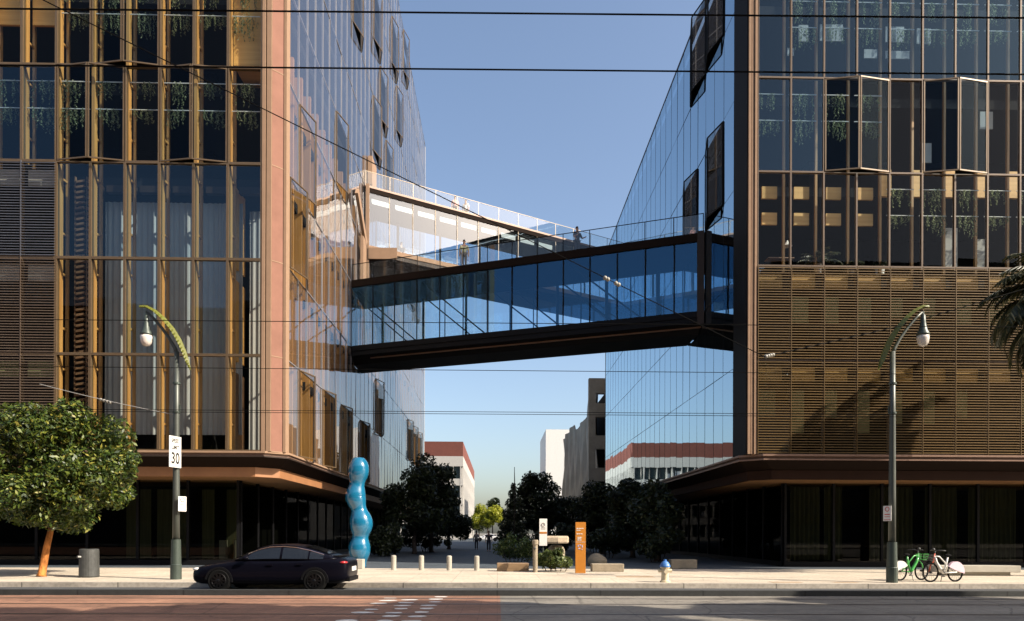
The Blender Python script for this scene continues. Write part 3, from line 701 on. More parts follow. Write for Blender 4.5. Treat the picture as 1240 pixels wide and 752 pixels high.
# cream portal frame at the left end of the upper bridge
b = MB(); xx = LX + 0.12
b.box(xx, xx + 0.22, 49.05, 49.25, Z0 + 3 * FH + 0.03, zB + 0.02); b.bar((xx + 0.12, 45.4, Z0 + 4 * FH + 1.9), (xx + 0.12, 48.4, Z0 + 4 * FH - 0.3), 0.2, 0.55)
b.box(xx, xx + 0.2, 47.2, 48.2, Z0 + 3 * FH + 0.05, Z0 + 4 * FH - 0.25); b.box(xx + 0.205, xx + 2.2, 49.0, 49.12, Z0 + 4 * FH - 1.1, Z0 + 4 * FH - 0.31)
b.build('portal_frame', M['cream'], brB)
b = MB(); b.box(LX + 0.03, LX + 0.35, 50.2, 52.0, zB + 0.03, zB + 2.6); b.build('roof_hatch', M['cream'], brB)
b = nbA(); b.box(XA1 - 0.35, XA1 - 0.02, -0.14, -0.062, Z0 + 2 * FH - 0.7, Z0 + 3 * FH + 0.1); b.build('end_post', M['bronze_dk'], brA)

# ------------------------------------------------------------------ far buildings
def block(root, x0, x1, y0, y1, levels, wallm, winm):
    pass
br = thing('brick_office_building', (-8, 152, 0), 'distant office block with red brick top storey and pale window bands at the alley end', 'building')
MB().box(-62, -7.6, 152, 226, 18.3, 21.5).build('brick_attic', M['brick'], br)
MB().box(-61.8, -8.0, 152.5, 225.5, 0, 18.297).build('window_wall', mat('far_glass_dark', (0.035, 0.05, 0.05), 0.15), br)
for k in range(5):
    z = 17.0 - k * 4.2
    MB().box(-62, -7.55, 151.95, 226.05, z - 0.9 if z > 2 else 0.02, z + 1.29 if k == 0 else z + 0.6).build('spandrel_band', M['grey_panel'], br)
b = MB()
for i in range(34): b.box(-62 + i * 1.63, -62 + i * 1.63 + 0.2, 151.9, 152.45, 0.05, 16.05)
for i in range(40): b.box(-7.95, -7.5, 152.6 + i * 1.8, 152.6 + i * 1.8 + 0.9, 0.05, 16.05)
b.build('window_mullion', M['grey_panel'], br)
for k in range(4):
    b = MB(); random.seed(k)
    for i in range(22):
        if random.random() < 0.55: b.box(-61 + i * 2.4, -60.2 + i * 2.4, 152.44, 152.49, 13.5 - k * 4.2, 15.4 - k * 4.2 - random.random())
    b.build('window_blind', M['white'], br)

gr = thing('parking_garage', (10.6, 76, 0), 'parking garage with rippled bronze mesh screen on its side and pale concrete end stairs', 'building')
MB().box(12.4, 34, 78, 116, 0, 17.8).build('body', M['interior'], gr)
b = MB(); ny, nz = 44, 14; ys = [78 + 38 * i / ny for i in range(ny + 1)]; zs = [0.2 + 18.0 * k / nz for k in range(nz + 1)]
def wav(y, z): return 11.0 + 0.2 * math.sin(y * 0.9 + 1.3 * math.sin(z * 0.35)) + 0.1 * math.sin(y * 1.9 + z * 0.5)
top = lambda y: 18.3 - (2.2 if 86 < y < 100 else 0.0) - (0.9 if y >= 100 else 0)
vs = [(wav(y, z * top(y) / 18.3), y, z * top(y) / 18.3) for y in ys for z in zs]
fs = [(i * (nz + 1) + k, (i + 1) * (nz + 1) + k, (i + 1) * (nz + 1) + k + 1, i * (nz + 1) + k + 1) for i in range(ny) for k in range(nz)]
vs2 = [(v[0] + 0.12, v[1], v[2]) for v in vs]; n0 = len(vs)
b.add(vs + vs2, fs + [tuple(j + n0 for j in f[::-1]) for f in fs]); b.build('mesh_screen', M['waves'], gr, smooth=True)
b = MB(); b.box(10.15, 14.0, 77.2, 77.9, 17.2, 18.9); b.box(10.15, 10.9, 77.2, 77.9, 0, 17.2)
for k in range(5): b.box(10.9, 14.0, 77.2, 77.9, 0.2 + 3.6 * k, 1.7 + 3.6 * k)
b.build('stair_wall', M['concrete'], gr)
wb = thing('white_office_building', (11.5, 150, 0), 'white block just showing left of the rippled parking garage', 'building')
MB().box(10.4, 30, 150, 170, 0, 24).build('wall', M['white'], wb)
b = MB()
for k in range(5): b.box(15.5, 29.5, 149.9, 149.997, 2 + k * 4, 4 + k * 4)
b.build('window', M['carglass'], wb)
def mirror_block(x0, x1, y0, y1, h, label, fh=4.0):
    o = thing('office_building', ((x0 + x1) / 2, y1, 0), label, 'building')
    MB().box(x0, x1, y0, y1, 0, h).build('wall', M['tower'], o)
    b = MB(); z = 3.0
    while z < h - 2:
        b.box(x0 + 1, x1 - 1, y1 + 0.003, y1 + 0.05, z, z + 1.9); z += fh
    b.build('window', M['carglass'], o)
mirror_block(-80, 6, -50, -26, 30, 'long dark block across the street, mirrored in the left facade')
mirror_block(6.6, 34.5, -50, -27, 30, 'dull mid-rise block across the street, mirrored in the right facade')
mirror_block(48.9, 120, -80, -60, 50, 'dull broad block across the street, mirrored at the right edge')

# ------------------------------------------------------------------ trees and plants
def leaf_cloud(clumps, n, size, seed, flat=0.0):
    rng = np.random.default_rng(seed)
    cs = np.array([c for c, r in clumps], float); rs = np.array([r if np.ndim(r) else (r, r, r) for c, r in clumps], float)
    wgt = rs.prod(axis=1) ** (2 / 3); wgt /= wgt.sum()
    idx = rng.choice(len(clumps), n, p=wgt)
    d = rng.normal(size=(n, 3)); d /= np.linalg.norm(d, axis=1)[:, None]
    rad = rng.random(n) ** 0.38
    pos = cs[idx] + d * rad[:, None] * rs[idx]
    nrm = d * 0.7 + rng.normal(size=(n, 3)) * 0.6 + np.array([0, 0, 0.35]); nrm /= np.linalg.norm(nrm, axis=1)[:, None]
    t = np.cross(nrm, rng.normal(size=(n, 3))); t /= np.linalg.norm(t, axis=1)[:, None]; bt = np.cross(nrm, t)
    s = size * (0.6 + 0.8 * rng.random(n))[:, None]
    v = np.stack([pos - t * s, pos + bt * s * 0.42 - t * s * 0.1, pos + t * s, pos - bt * s * 0.42 - t * s * 0.1], 1).reshape(-1, 3)
    return v
def leaf_mesh(name, v, m, off):
    me = bpy.data.meshes.new(name); n = len(v) // 4
    me.vertices.add(len(v)); me.vertices.foreach_set('co', (v - np.array(off)).astype(np.float32).ravel())
    me.loops.add(len(v)); me.loops.foreach_set('vertex_index', np.arange(len(v), dtype=np.int32))
    me.polygons.add(n); me.polygons.foreach_set('loop_start', np.arange(0, 4 * n, 4, dtype=np.int32)); me.polygons.foreach_set('loop_total', np.full(n, 4, dtype=np.int32))
    me.update(calc_edges=True); me.validate(); me.materials.append(m); return me
def tree(name, base, clumps, n, size, leafm, bark, label, tr=0.16, group=None, seed=1, lean=(0, 0), trunk_top=None, cat='tree'):
    o = thing(name, base, label, cat, group); B = Vector(base)
    rnd = random.Random(seed)
    cz = sum(c[2] for c, r in clumps) / len(clumps); cx = sum(c[0] for c, r in clumps) / len(clumps); cy = sum(c[1] for c, r in clumps) / len(clumps)
    b = MB(); zt = trunk_top or (cz - B.z) * 0.65
    topp = B + Vector((lean[0], lean[1], zt))
    pts = [B + (topp - B) * t + Vector((rnd.uniform(-.04, .04), rnd.uniform(-.04, .04), 0)) * (1 if 0 < t < 1 else 0) for t in (0, .06, .3, .6, 1)]
    b.tube(pts, [tr * 1.45, tr * 1.1, tr, tr * .9, tr * .75], 10)
    lb = MB()
    for c, r in clumps[:10]:
        c = Vector(c); mid = (topp + c) / 2 + Vector((rnd.uniform(-.2, .2), rnd.uniform(-.2, .2), rnd.uniform(-.1, .25)))
        lb.tube([topp - Vector((0, 0, 0.1)), mid, c], [tr * .5, tr * .3, tr * .08], 6)
    t_ = b.build('trunk', bark, o, smooth=True)
    lb.build('limbs', M['bark'], o, smooth=True)  # on the orange-trunked street tree, dark limbs paint in the crown's shade
    v = leaf_cloud(clumps, n, size, seed)
    c_ = bpy.data.objects.new('crown', leaf_mesh('crown', v, leafm, B)); C.objects.link(c_); c_.parent = o
    return o
def clumps(c, r, n, cr, seed, low=-0.5):
    rnd = random.Random(seed); out = [(c, (r[0] * .62, r[1] * .62, r[2] * .62))]
    for i in range(n):
        a = rnd.uniform(0, 2 * math.pi); e = rnd.uniform(low, 1.0); e = math.asin(max(-1, min(1, e)))
        q = rnd.uniform(.7, .92)
        out.append(((c[0] + r[0] * q * math.cos(a) * math.cos(e), c[1] + r[1] * q * math.sin(a) * math.cos(e), c[2] + r[2] * q * math.sin(e)), cr * (rnd.uniform(.7, 1.25) if low > -.9 else rnd.uniform(.5, 1.5))))
    return out
tree('street_tree', (-16.2, 25.0, 0.0), clumps((-15.6, 25.2, 3.85), (2.9, 2.3, 2.0), 46, 0.62, 3, low=-0.95), 42000, 0.085, M['leaf'], M['bark_or'],
     'round leafy street tree with an orange trunk beside the grey litter bin', tr=0.12, seed=3, lean=(0.28, 0.1), trunk_top=1.75)
# alley trees in the shade
TL = 'trees in the shade on the left of the alley'
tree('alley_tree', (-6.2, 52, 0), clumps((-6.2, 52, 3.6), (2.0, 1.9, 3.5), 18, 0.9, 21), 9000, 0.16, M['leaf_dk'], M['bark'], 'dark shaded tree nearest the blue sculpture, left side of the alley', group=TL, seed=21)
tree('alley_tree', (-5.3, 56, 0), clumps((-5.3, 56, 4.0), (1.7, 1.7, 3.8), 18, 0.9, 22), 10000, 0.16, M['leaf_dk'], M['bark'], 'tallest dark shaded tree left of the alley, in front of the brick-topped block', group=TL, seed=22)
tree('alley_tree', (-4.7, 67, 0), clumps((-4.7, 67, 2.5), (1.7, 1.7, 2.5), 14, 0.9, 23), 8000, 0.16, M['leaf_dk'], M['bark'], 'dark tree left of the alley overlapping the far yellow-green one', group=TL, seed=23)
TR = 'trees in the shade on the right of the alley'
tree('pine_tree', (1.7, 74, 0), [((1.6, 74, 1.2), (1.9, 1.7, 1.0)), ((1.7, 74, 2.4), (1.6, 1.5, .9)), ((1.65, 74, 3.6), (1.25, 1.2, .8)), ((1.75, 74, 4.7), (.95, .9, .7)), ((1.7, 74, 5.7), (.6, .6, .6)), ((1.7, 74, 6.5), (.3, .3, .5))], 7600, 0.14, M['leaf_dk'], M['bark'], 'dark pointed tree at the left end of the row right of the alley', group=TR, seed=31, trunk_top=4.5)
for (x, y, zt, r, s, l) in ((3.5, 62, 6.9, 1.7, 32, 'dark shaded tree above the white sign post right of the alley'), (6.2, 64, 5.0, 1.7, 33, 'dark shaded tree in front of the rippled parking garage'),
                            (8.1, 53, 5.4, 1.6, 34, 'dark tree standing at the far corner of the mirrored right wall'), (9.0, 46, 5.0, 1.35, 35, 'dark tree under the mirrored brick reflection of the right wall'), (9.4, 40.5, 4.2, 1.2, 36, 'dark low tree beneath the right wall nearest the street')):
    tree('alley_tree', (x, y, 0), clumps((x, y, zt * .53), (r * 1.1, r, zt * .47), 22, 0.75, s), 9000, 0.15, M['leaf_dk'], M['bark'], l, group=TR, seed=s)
tree('bare_tree', (1.45, 60, 0), [((1.45, 60, 1.4), (.5, .5, .5))], 60, 0.12, M['leaf_dk'], M['bark'], 'thin nearly bare sapling left of the white sign post', tr=0.035, seed=41, trunk_top=7.3)
tree('alley_tree', (-2.0, 138, 0), clumps((-2.0, 138, 4.2), (3.0, 3.0, 2.5), 16, 1.1, 51), 7000, 0.26, M['leaf_lt'], M['bark'], 'sunlit yellow-green tree at the far end of the alley', seed=51)
tree('alley_tree', (-1.2, 165, 0), clumps((-1.2, 165, 6.4), (2.4, 2.4, 3.2), 12, 1.1, 52), 3600, 0.28, M['leaf_hedge'], M['bark'], 'small dark tree crown rising behind the yellow-green tree', seed=52)
for i in range(6):
    x = -14 + i * 8.5; y = 200 + (i % 3) * 9
    tree('far_tree', (x, y, 0), clumps((x, y, 3.6), (3.8, 3, 3.0), 10, 1.3, 60 + i), 2600, 0.34, M['leaf_dk'], M['bark'],
         ['far green tree hidden mostly by the brick-topped block', 'far green tree left of the alley end', 'far green tree closing the alley behind the yellow-green one', 'far green tree behind the pointed pine', 'far green tree behind the parking garage', 'far green tree right of the garage'][i], group='trees closing the far end of the alley', seed=60 + i)

def frond(b, base, az, up, L, droop, seed, wdt=0.5, nl=44):
    rnd = random.Random(seed); d = Vector((math.cos(az), math.sin(az), 0)); pts = []
    p = Vector(base); ang = up
    for i in range(13):
        pts.append(p.copy()); p = p + (d * math.cos(ang) + Vector((0, 0, math.sin(ang)))) * (L / 12); ang -= droop / 12 * (0.6 + i / 10)
    for i in range(len(pts) - 1): b.bar(pts[i], pts[i + 1], 0.03 * (1 - i / 14), 0.03 * (1 - i / 14))
    side = d.cross(Vector((0, 0, 1)))
    for i in range(nl):
        t = 0.12 + 0.88 * i / nl; f = t * 12; k = min(11, int(f)); q = pts[k] + (pts[k + 1] - pts[k]) * (f - k); ax = (pts[k + 1] - pts[k]).normalized()
        for s in (-1, 1):
            l = wdt * (0.5 + 0.9 * math.sin(math.pi * min(1, t * .9 + .1))) * rnd.uniform(.85, 1.15)
            e = q + side * s * l * .75 + ax * l * .55 + Vector((0, 0, -l * rnd.uniform(.35, .7)))
            wv = ax * 0.034
            b.quad(q - wv, q + wv, (q + e) / 2 + wv * 1.1 + Vector((0, 0, .04)), e, (q + e) / 2 - wv * 1.1 + Vector((0, 0, .04)))
def palm(base, h, nf, L, label, seed, group=None):
    o = thing('palm_tree', base, label, 'palm tree', group); B = Vector(base); rnd = random.Random(seed)
    b = MB(); pts = []; rs = []
    for i in range(41):
        t = i / 40; pts.append(B + Vector((0.05 * math.sin(t * 3), 0, h * t))); rs.append(0.2 * (1.25 - .35 * t) * (1.0 + (0.07 if i % 2 else 0)))
    b.tube(pts, rs, 12); b.build('trunk', M['bark'], o)
    b = MB(); top = B + Vector((0, 0, h))
    for i in range(nf):
        az = i * 2.399 + rnd.uniform(-.2, .2); u = 1.35 - 1.9 * (i / nf) + rnd.uniform(-.1, .1)
        frond(b, top + Vector((0, 0, rnd.uniform(-.3, .1))), az, u, L * rnd.uniform(.85, 1.1), rnd.uniform(1.5, 2.1), seed * 100 + i)
    b.build('crown', M['palm'], o)
palm((22.1, 26.3, 0), 10.7, 84, 3.4, 'palm tree with drooping dark fronds at the right edge of the frame', 8)

# big trees out of view, added and sized to throw shade across the trackway
NEAR = ((10.2, 7.9, 12.4, 4.2, 1.5), (16.8, 8.4, 13.0, 4.4, 1.4), (24.0, 8.9, 12.0, 4.0, 1.2), (31.5, 9.3, 12.4, 4.4, 1.2), (9.6, 5.6, 17.4, 4.4, 1.3), (38.5, 8.6, 12.6, 4.0, 1.4), (27.5, 10.8, 12.8, 4.2, .8))
for i, (x, y, cz, r, h) in enumerate(NEAR):
    tree('unseen_shade_tree', (x, y, -0.15), clumps((x, y, cz), (r, r * .42, h), 18, 0.9, 80 + i), 12000, 0.24, M['leaf'], M['bark'],
         'tall tree on the near side of the street, ' + ['nearest the camera on the right', 'second along the track', 'third along the track', 'fourth along the track', 'tallest, beside the camera', 'last along the track', 'nearer the tracks on the right'][i], group='trees on the near side of the street', seed=80 + i, trunk_top=cz - h * .6)
# hedge, planters, boulders
def hedge(base, r, n, label, seed, size=0.07):
    o = thing('hedge', base, label, 'shrub'); cl = clumps((base[0], base[1], r[2] * .95), r, 14, min(r) * .5, seed)
    v = leaf_cloud(cl, n, size, seed); v[:, 2] = np.maximum(v[:, 2], 0.02)
    c_ = bpy.data.objects.new('foliage', leaf_mesh('foliage', v, M['leaf_hedge'], base)); C.objects.link(c_); c_.parent = o
    b = MB()
    for i in range(5): b.tube([(base[0] + (i - 2) * .2, base[1], 0), (base[0] + (i - 2) * .3, base[1] + .1, r[2])], [.02, .01], 6)
    b.build('stem', M['bark'], o)
hedge((2.45, 29.0, 0), (0.75, 0.7, 0.46), 5200, 'clipped green hedge between the concrete post and the orange sign', 71)
hedge((0.9, 37.5, 0), (1.0, 0.8, 0.75), 3600, 'darker green hedge behind the timber planter', 72)
b = MB(); b.box(-0.02, 1.32, 29.0, 29.6, 0.0, 0.34); o = b.build('bench', M['timber'], bevel=0.02); tag(o, 'low timber block bench left of the concrete post', 'bench')
b = MB(); b.box(-6.32, -5.95, 30.75, 31.3, 0.0, 0.42); o = b.build('stone_block', M['concrete'], bevel=0.02); tag(o, 'pale concrete block at the foot of the blue sculpture', 'block')
SW = 'low sandstone seat walls right of the orange sign'
for (x0, x1, y, h, l) in ((3.95, 5.3, 28.9, .33, 'low sandstone seat wall just right of the orange sign'), (7.9, 9.1, 31.4, .42, 'low sandstone seat wall behind the fire hydrant')):
    b = MB(); b.box(x0, x1, y, y + .5, 0, h); tag(b.build('seat_wall', M['stone'], bevel=0.03), l, 'seat wall', SW)
b = MB(); b.box(17.05, 20.4, 26.6, 27.2, 0.14, 0.40); b.box(17.4, 20.1, 26.75, 27.05, 0.0, 0.137); tag(b.build('bench', M['concrete'], bevel=0.02), 'long pale concrete bench behind the parked bicycles', 'bench')
def boulder(c, r, label, seed, m):
    rnd = random.Random(seed); b = MB(); b.ball(c, 1.0, 18, 12, r)
    for v in b.v:
        d = (v - Vector(c)); k = 1 + 0.10 * math.sin(d.x * 5 + seed) + 0.08 * math.sin(d.z * 7 + d.y * 4 + seed); v.xyz = Vector(c) + d * k
    tag(b.build('boulder', m, smooth=True), label, 'boulder')
b = MB(); b.prism([(2.28, 33.1), (2.9, 33.02), (3.42, 33.15), (3.45, 33.8), (2.3, 33.75)], 1.1, 1.47); tag(b.build('lit_boulder_top', M['boulder'], bevel=0.09), 'pale stone slab raised behind the hedge and white sign', 'stone')  # boulder's sunlit top, painted paler than the shaded stone below
boulder((2.85, 33.9, 0.5), (0.45, 0.5, 0.58), 'dark stone carrying the pale stone slab', 5, M['stone'])
boulder((4.9, 33.8, 0.28), (0.48, 0.4, 0.36), 'brown boulder with a sunlit edge right of the orange sign', 9, M['stone'])

SH = 'dark shrubs under the alley trees'
for i, (x, y, rx, rz, l) in enumerate(((-7.4, 47, 1.6, 1.1, 'dark shrub mass behind the blue sculpture'), (-5.9, 58, 2.4, 1.2, 'dark shrub under the tallest left alley tree'), (4.6, 52, 1.9, 1.1, 'dark shrub behind the white notice sign'), (7.0, 44, 1.7, 1.2, 'dark shrub behind the orange sign'),
                                     (8.9, 38.5, 1.3, 1.3, 'dark shrub beneath the right wall near the seat walls'), (7.9, 56, 2.2, 1.3, 'dark shrub in front of the parking garage foot'))):
    o = thing('shrub', (x, y, 0), l, 'shrub', SH)
    v = leaf_cloud(clumps((x, y, rz * .9), (rx, 1.1, rz), 12, .5, 90 + i), 4200, .12, 90 + i); v[:, 2] = np.maximum(v[:, 2], .02)
    c_ = bpy.data.objects.new('foliage', leaf_mesh('foliage', v, M['leaf_dk'], (x, y, 0))); C.objects.link(c_); c_.parent = o
    b = MB()
    for q in range(4): b.tube([(x + (q - 1.5) * .2, y, 0), (x + (q - 1.5) * .5, y + .1, rz)], [.03, .01], 6)
    b.build('stem', M['bark'], o)
# hanging plants in the windows
def hang_variants(n):
    out = []
    for s in range(n):
        rnd = random.Random(100 + s); vs = []
        for k in range(16):
            x = rnd.uniform(-.5, .5); L = rnd.uniform(.35, 1.05); y = rnd.uniform(-.08, .08); z = 0.06; dx = rnd.uniform(-.12, .12)
            m = int(L / .035)
            for i in range(m):
                t = i / m; px = x + dx * t + 0.03 * math.sin(i * .7); pz = .05 - L * t
                a = rnd.uniform(0, 6.28); l = rnd.uniform(.05, .09); ux, uy = math.cos(a) * l, math.sin(a) * l
                q = Vector((px, y, pz)); e = q + Vector((ux, uy, -l * .9)); sd = Vector((-uy, ux, 0)) * .35
                vs += [q, (q + e) / 2 + sd, e, (q + e) / 2 - sd]
        out.append(leaf_mesh('trailing_foliage', np.array([tuple(p) for p in vs]), M['hang'], (0, 0, 0)))
    return out
HV = hang_variants(4)
rodm = MB().tube([(-.62, 0, .02), (.62, 0, .02)], .022, 8).mesh('plant_rod', M['white'])
HG = 'trailing plants hung on white rods inside the windows'
def hang(x, z, label, s, y=0.22):
    rh = random.Random(s * 7 + 3)
    o = thing('hanging_plant', (x, YF + y, z), label, 'hanging plant', HG)
    inst(rodm, 'rod', o); q = inst(HV[s % 4], 'foliage', o); q.scale = ((1 if s % 3 else -1) * rh.uniform(.7, 1.05), 1, rh.uniform(.6, 1.25)); q.location.x = rh.uniform(-.12, .12)
n = 0
STO = {2: 'third', 3: 'fourth', 4: 'fifth'}
for j in range(9):
    for k in (3, 4):
        if k == 4 and j > 5: continue
        for r, dz in (('upper', -.58), ('lower', -1.78)):
            hang(pfL - .06 - (j + .5) * BW - .05, Z0 + (k + 1) * FH + dz, f'trailing plant on the {r} rod, {ORD[j]} window left of the pink column, {STO[k]} glazed storey', n); n += 1
for i in range(9):
    for k in (2, 3, 4):
        if (k == 2 and i < 4) or (k == 3 and i > 3) or (k == 4 and i == 0): continue
        for r, dz in (('upper', -.62), ('lower', -1.8)):
            hang(pfR + .03 + (i + .42) * BW, Z0 + (k + 1) * FH + dz, f'trailing plant on the {r} rod, {ORD[i]} window of the right block, {STO[k]} glazed storey', n); n += 1
# potted plants and a desk lamp on the third glazed storey of the right block
def potted(x, label, r, h, leaf, seed, potm):
    z = Z0 + 2 * FH + 0.03; o = thing('potted_plant', (x, YF + .95, z), label, 'potted plant', 'potted plants behind the right block windows')
    MB().lathe([(r * .7, 0), (r, h), (r * .92, h), (r * .9, h - .05)], 16, (x, YF + .95, z)).build('pot', potm, o)
    if leaf:
        b = MB()
        for i in range(16): frond(b, (x, YF + .95, z + h - .03), i * 2.4, 1.3 - .05 * i, leaf, 1.6, seed * 50 + i, .16, 12)
        b.build('foliage', M['palm'], o)
potted(14.75, 'large potted palm with spreading fronds in the third window of the right block', .24, .42, 1.15, 1, M['pot_clay'])
potted(16.3, 'bushy potted plant in the fourth window of the right block', .26, .3, .6, 2, M['pot_clay'])
potted(17.6, 'white square-looking planter in the fifth window of the right block', .24, .42, .35, 3, M['pot_white'])
o = thing('desk_lamp', (13.1, YF + .95, Z0 + 2 * FH), 'white cone desk lamp in the second window of the right block', 'lamp')
z = Z0 + 2 * FH
MB().box(12.4, 13.6, YF + .9, YF + 1.4, z + .72, z + .76).build('table_top', M['lattice'], o); MB().tube([(13.0, YF + 1.0, z + .76), (13.0, YF + 1.0, z + 1.5), (13.25, YF + .95, z + 1.55)], .012, 6).build('stem', M['wire'], o)
MB().lathe([(.23, 0), (.05, .2), (.03, .26)], 16, (13.28, YF + .95, z + 1.28)).build('shade', M['pot_white'], o)

# ------------------------------------------------------------------ street lamps
def lamp_thing(label):
    o = thing('street_lamp', (0, 0, 0), label, 'street lamp', 'street lamps with curved green blades')
    MB().lathe([(.18, 0), (.18, .5), (.165, .52), (.15, 1.35)], 18).build('base', M['pole_dk'], o, smooth=False)
    MB().lathe([(.115, 1.352), (.11, 3), (.095, 5.5), (.08, 7.7)], 16).build('pole', M['pole'], o, smooth=True)
    b = MB()
    for z in (5.62, 6.6): b.lathe([(.12, z), (.12, z + .06)], 14)
    b.tube([(.12, -.02, 5.65), (.12, -.02, 5.9)], .02, 6); b.build('clamp', M['pole_dk'], o)
    MB().tube([(0, 0, 7.6), (-.05, 0, 7.8), (-.25, 0, 8.15), (-.5, 0, 8.5), (-.8, 0, 8.85), (-.98, 0, 9.02)], [.07, .065, .055, .05, .045, .04], 10).build('arm', M['pole'], o, smooth=True)
    pts = [(-1.22, 9.25, .04), (-1.0, 9.24, .10), (-.72, 9.08, .17), (-.42, 8.82, .22), (-.12, 8.46, .25), (.1, 8.1, .25), (.26, 7.74, .22), (.38, 7.4, .16), (.46, 7.16, .04)]
    b = MB(); vs = []; n = len(pts)
    for i, (x, z, wd) in enumerate(pts):
        xp, zp = pts[max(0, i - 1)][:2]; xn, zn = pts[min(n - 1, i + 1)][:2]; d = Vector((xn - xp, 0, zn - zp)).normalized(); nn = Vector((d.z, 0, -d.x)); nn = nn if nn.z > 0 else -nn
        q = Vector((x, 0, z)); vs += [q + Vector((0, -wd * .8, 0)) - nn * .05, q + nn * wd * .22, q + Vector((0, wd * .8, 0)) - nn * .05, q - nn * wd * .35]
    fs = []
    for i in range(n - 1):
        for k in range(4): fs.append((i * 4 + k, i * 4 + (k + 1) % 4, (i + 1) * 4 + (k + 1) % 4, (i + 1) * 4 + k))
    fs += [(3, 2, 1, 0), tuple(range((n - 1) * 4, n * 4))]
    b.add(vs, fs)
    for i in range(26):
        t = i / 25 * (n - 1.001); k = int(t); f = t - k; x = pts[k][0] * (1 - f) + pts[k + 1][0] * f; z = pts[k][1] * (1 - f) + pts[k + 1][1] * f; wd = pts[k][2] * (1 - f) + pts[k + 1][2] * f
        b.bar((x, -wd * .5, z - .0), (x, -wd * .98, z - .08), .035, .035)
    b.build('blade', M['leafblade'], o)
    MB().lathe([(.03, 9.05), (.035, 8.95), (.07, 8.92), (.085, 8.7), (.10, 8.6), (.14, 8.42), (.20, 8.3), (.205, 8.25)], 20, (-1.02, 0, 0)).build('lamp_housing', M['pole_dk'], o, smooth=True)
    MB().lathe([(.19, 8.247), (.195, 8.15), (.17, 8.0), (.11, 7.9), (.02, 7.87)], 20, (-1.02, 0, 0)).build('globe', M['globe'], o, smooth=True)
    return o
lampL = lamp_thing('left street lamp carrying the speed limit sign, arm curving left')
lampR = copy_tree(lampL); tag(lampR, 'right street lamp beside the parked bicycles, arm curving right')
lampL.location = (-10.87, 23.7, 0); lampR.location = (13.15, 22.85, 0); lampR.rotation_euler = (0, 0, math.pi)

def text_mb(txt, size, m, name, parent, loc, rot, align='CENTER', bold=0.0, sx=1.0):
    cu = bpy.data.curves.new(name, 'FONT'); cu.body = txt; cu.size = size; cu.align_x = align; cu.align_y = 'CENTER'; cu.extrude = 0.002; cu.offset = bold
    t = bpy.data.objects.new(name + '_tmp', cu); C.objects.link(t); bpy.context.view_layer.update()
    me = bpy.data.meshes.new_from_object(t.evaluated_get(bpy.context.evaluated_depsgraph_get())); bpy.data.objects.remove(t)
    me.name = name; me.materials.clear(); me.materials.append(m)
    o = inst(me, name, parent, loc, rot); o.scale = (sx, 1, 1); return o
UP = (R_(90), 0, 0)
sg = thing('speed_limit_sign', (0, 0, 0), 'white speed limit sign reading 30 fixed to the left street lamp', 'road sign')
MB().box(-.29, .29, -.006, .006, -.52, .52).build('panel', M['signwhite'], sg, bevel=0.004)
b = MB()
for (x0, x1, z0, z1) in ((-.27, .27, .485, .497), (-.27, .27, -.497, -.485), (-.27, -.258, -.484, .484), (.258, .27, -.484, .484)): b.box(x0, x1, -.0095, -.0065, z0, z1)
b.build('border', M['ink'], sg)
text_mb('SPEED', .19, M['ink'], 'lettering', sg, (0, -.009, .36), UP, bold=.004, sx=.75); text_mb('LIMIT', .19, M['ink'], 'lettering', sg, (0, -.009, .14), UP, bold=.004, sx=.8)
text_mb('30', .52, M['ink'], 'lettering', sg, (0, -.009, -.23), UP, bold=.012, sx=.8)
MB().box(-.02, .02, .007, .2, -.3, -.26).build('bracket', M['pole'], sg)
sg.location = (-10.78, 23.42, 4.28); sg.rotation_euler = (0, 0, R_(76))
def small_sign(loc, rot, label):
    o = thing('parking_sign', (0, 0, 0), label, 'road sign', 'small red and white parking signs on the lamp posts')
    MB().box(-.15, .15, -.005, .005, -.25, .25).build('panel', M['signwhite'], o)
    b = MB(); b.torus((0, -.008, .14), .07, .012, 'Y', 20, 6); b.box(-.12, .12, -.0075, -.0055, -.22, -.2); b.box(-.1, .1, -.0075, -.0055, -.05, -.02); b.box(-.1, .1, -.0075, -.0055, -.12, -.1)
    b.build('lettering', M['signred'], o); MB().box(-.02, .02, .006, .12, -.02, .02).build('bracket', M['pole'], o)
    o.location = loc; o.rotation_euler = (0, 0, rot)
small_sign((-10.62, 23.6, 2.55), R_(60), 'small red and white parking sign on the left lamp post')
small_sign((12.9, 22.7, 2.3), R_(-68), 'small red and white parking sign on the right lamp post')

# wayfinding signs and posts
os_ = thing('wayfinding_sign', (3.35, 27.9, 0), 'tall orange-brown wayfinding totem with white lettering', 'sign')
MB().box(3.14, 3.55, 27.84, 27.96, 0.0, 2.05).build('totem', M['orange'], os_, bevel=0.006)
b = MB()
for (x0, x1, z) in ((3.18, 3.46, 1.80), (3.18, 3.34, 1.725), (3.18, 3.42, 1.58), (3.22, 3.40, 1.44), (3.22, 3.37, 1.385), (3.22, 3.38, 1.33)):
    x = x0; rnd = random.Random(int(z * 1000))
    while x < x1:
        wl = rnd.uniform(.05, .09); b.box(x, min(x + wl, x1), 27.828, 27.838, z - .014, z + .014); x += wl + .014
b.build('lettering', M['signwhite'], os_)
MB().box(3.16, 3.53, 27.832, 27.838, 1.245, 1.255).build('rule_line', M['signwhite'], os_)
b = MB()
for (x, z, wx, wz) in ((3.25, 1.1, .05, .08), (3.33, 1.13, .06, .05), (3.41, 1.08, .05, .1), (3.29, .99, .08, .05), (3.40, .96, .04, .04)): b.box(x - wx / 2, x + wx / 2, 27.829, 27.838, z - wz / 2, z + wz / 2)
b.build('map', mat('map_lilac', (0.4, 0.35, 0.45), 0.5), os_)
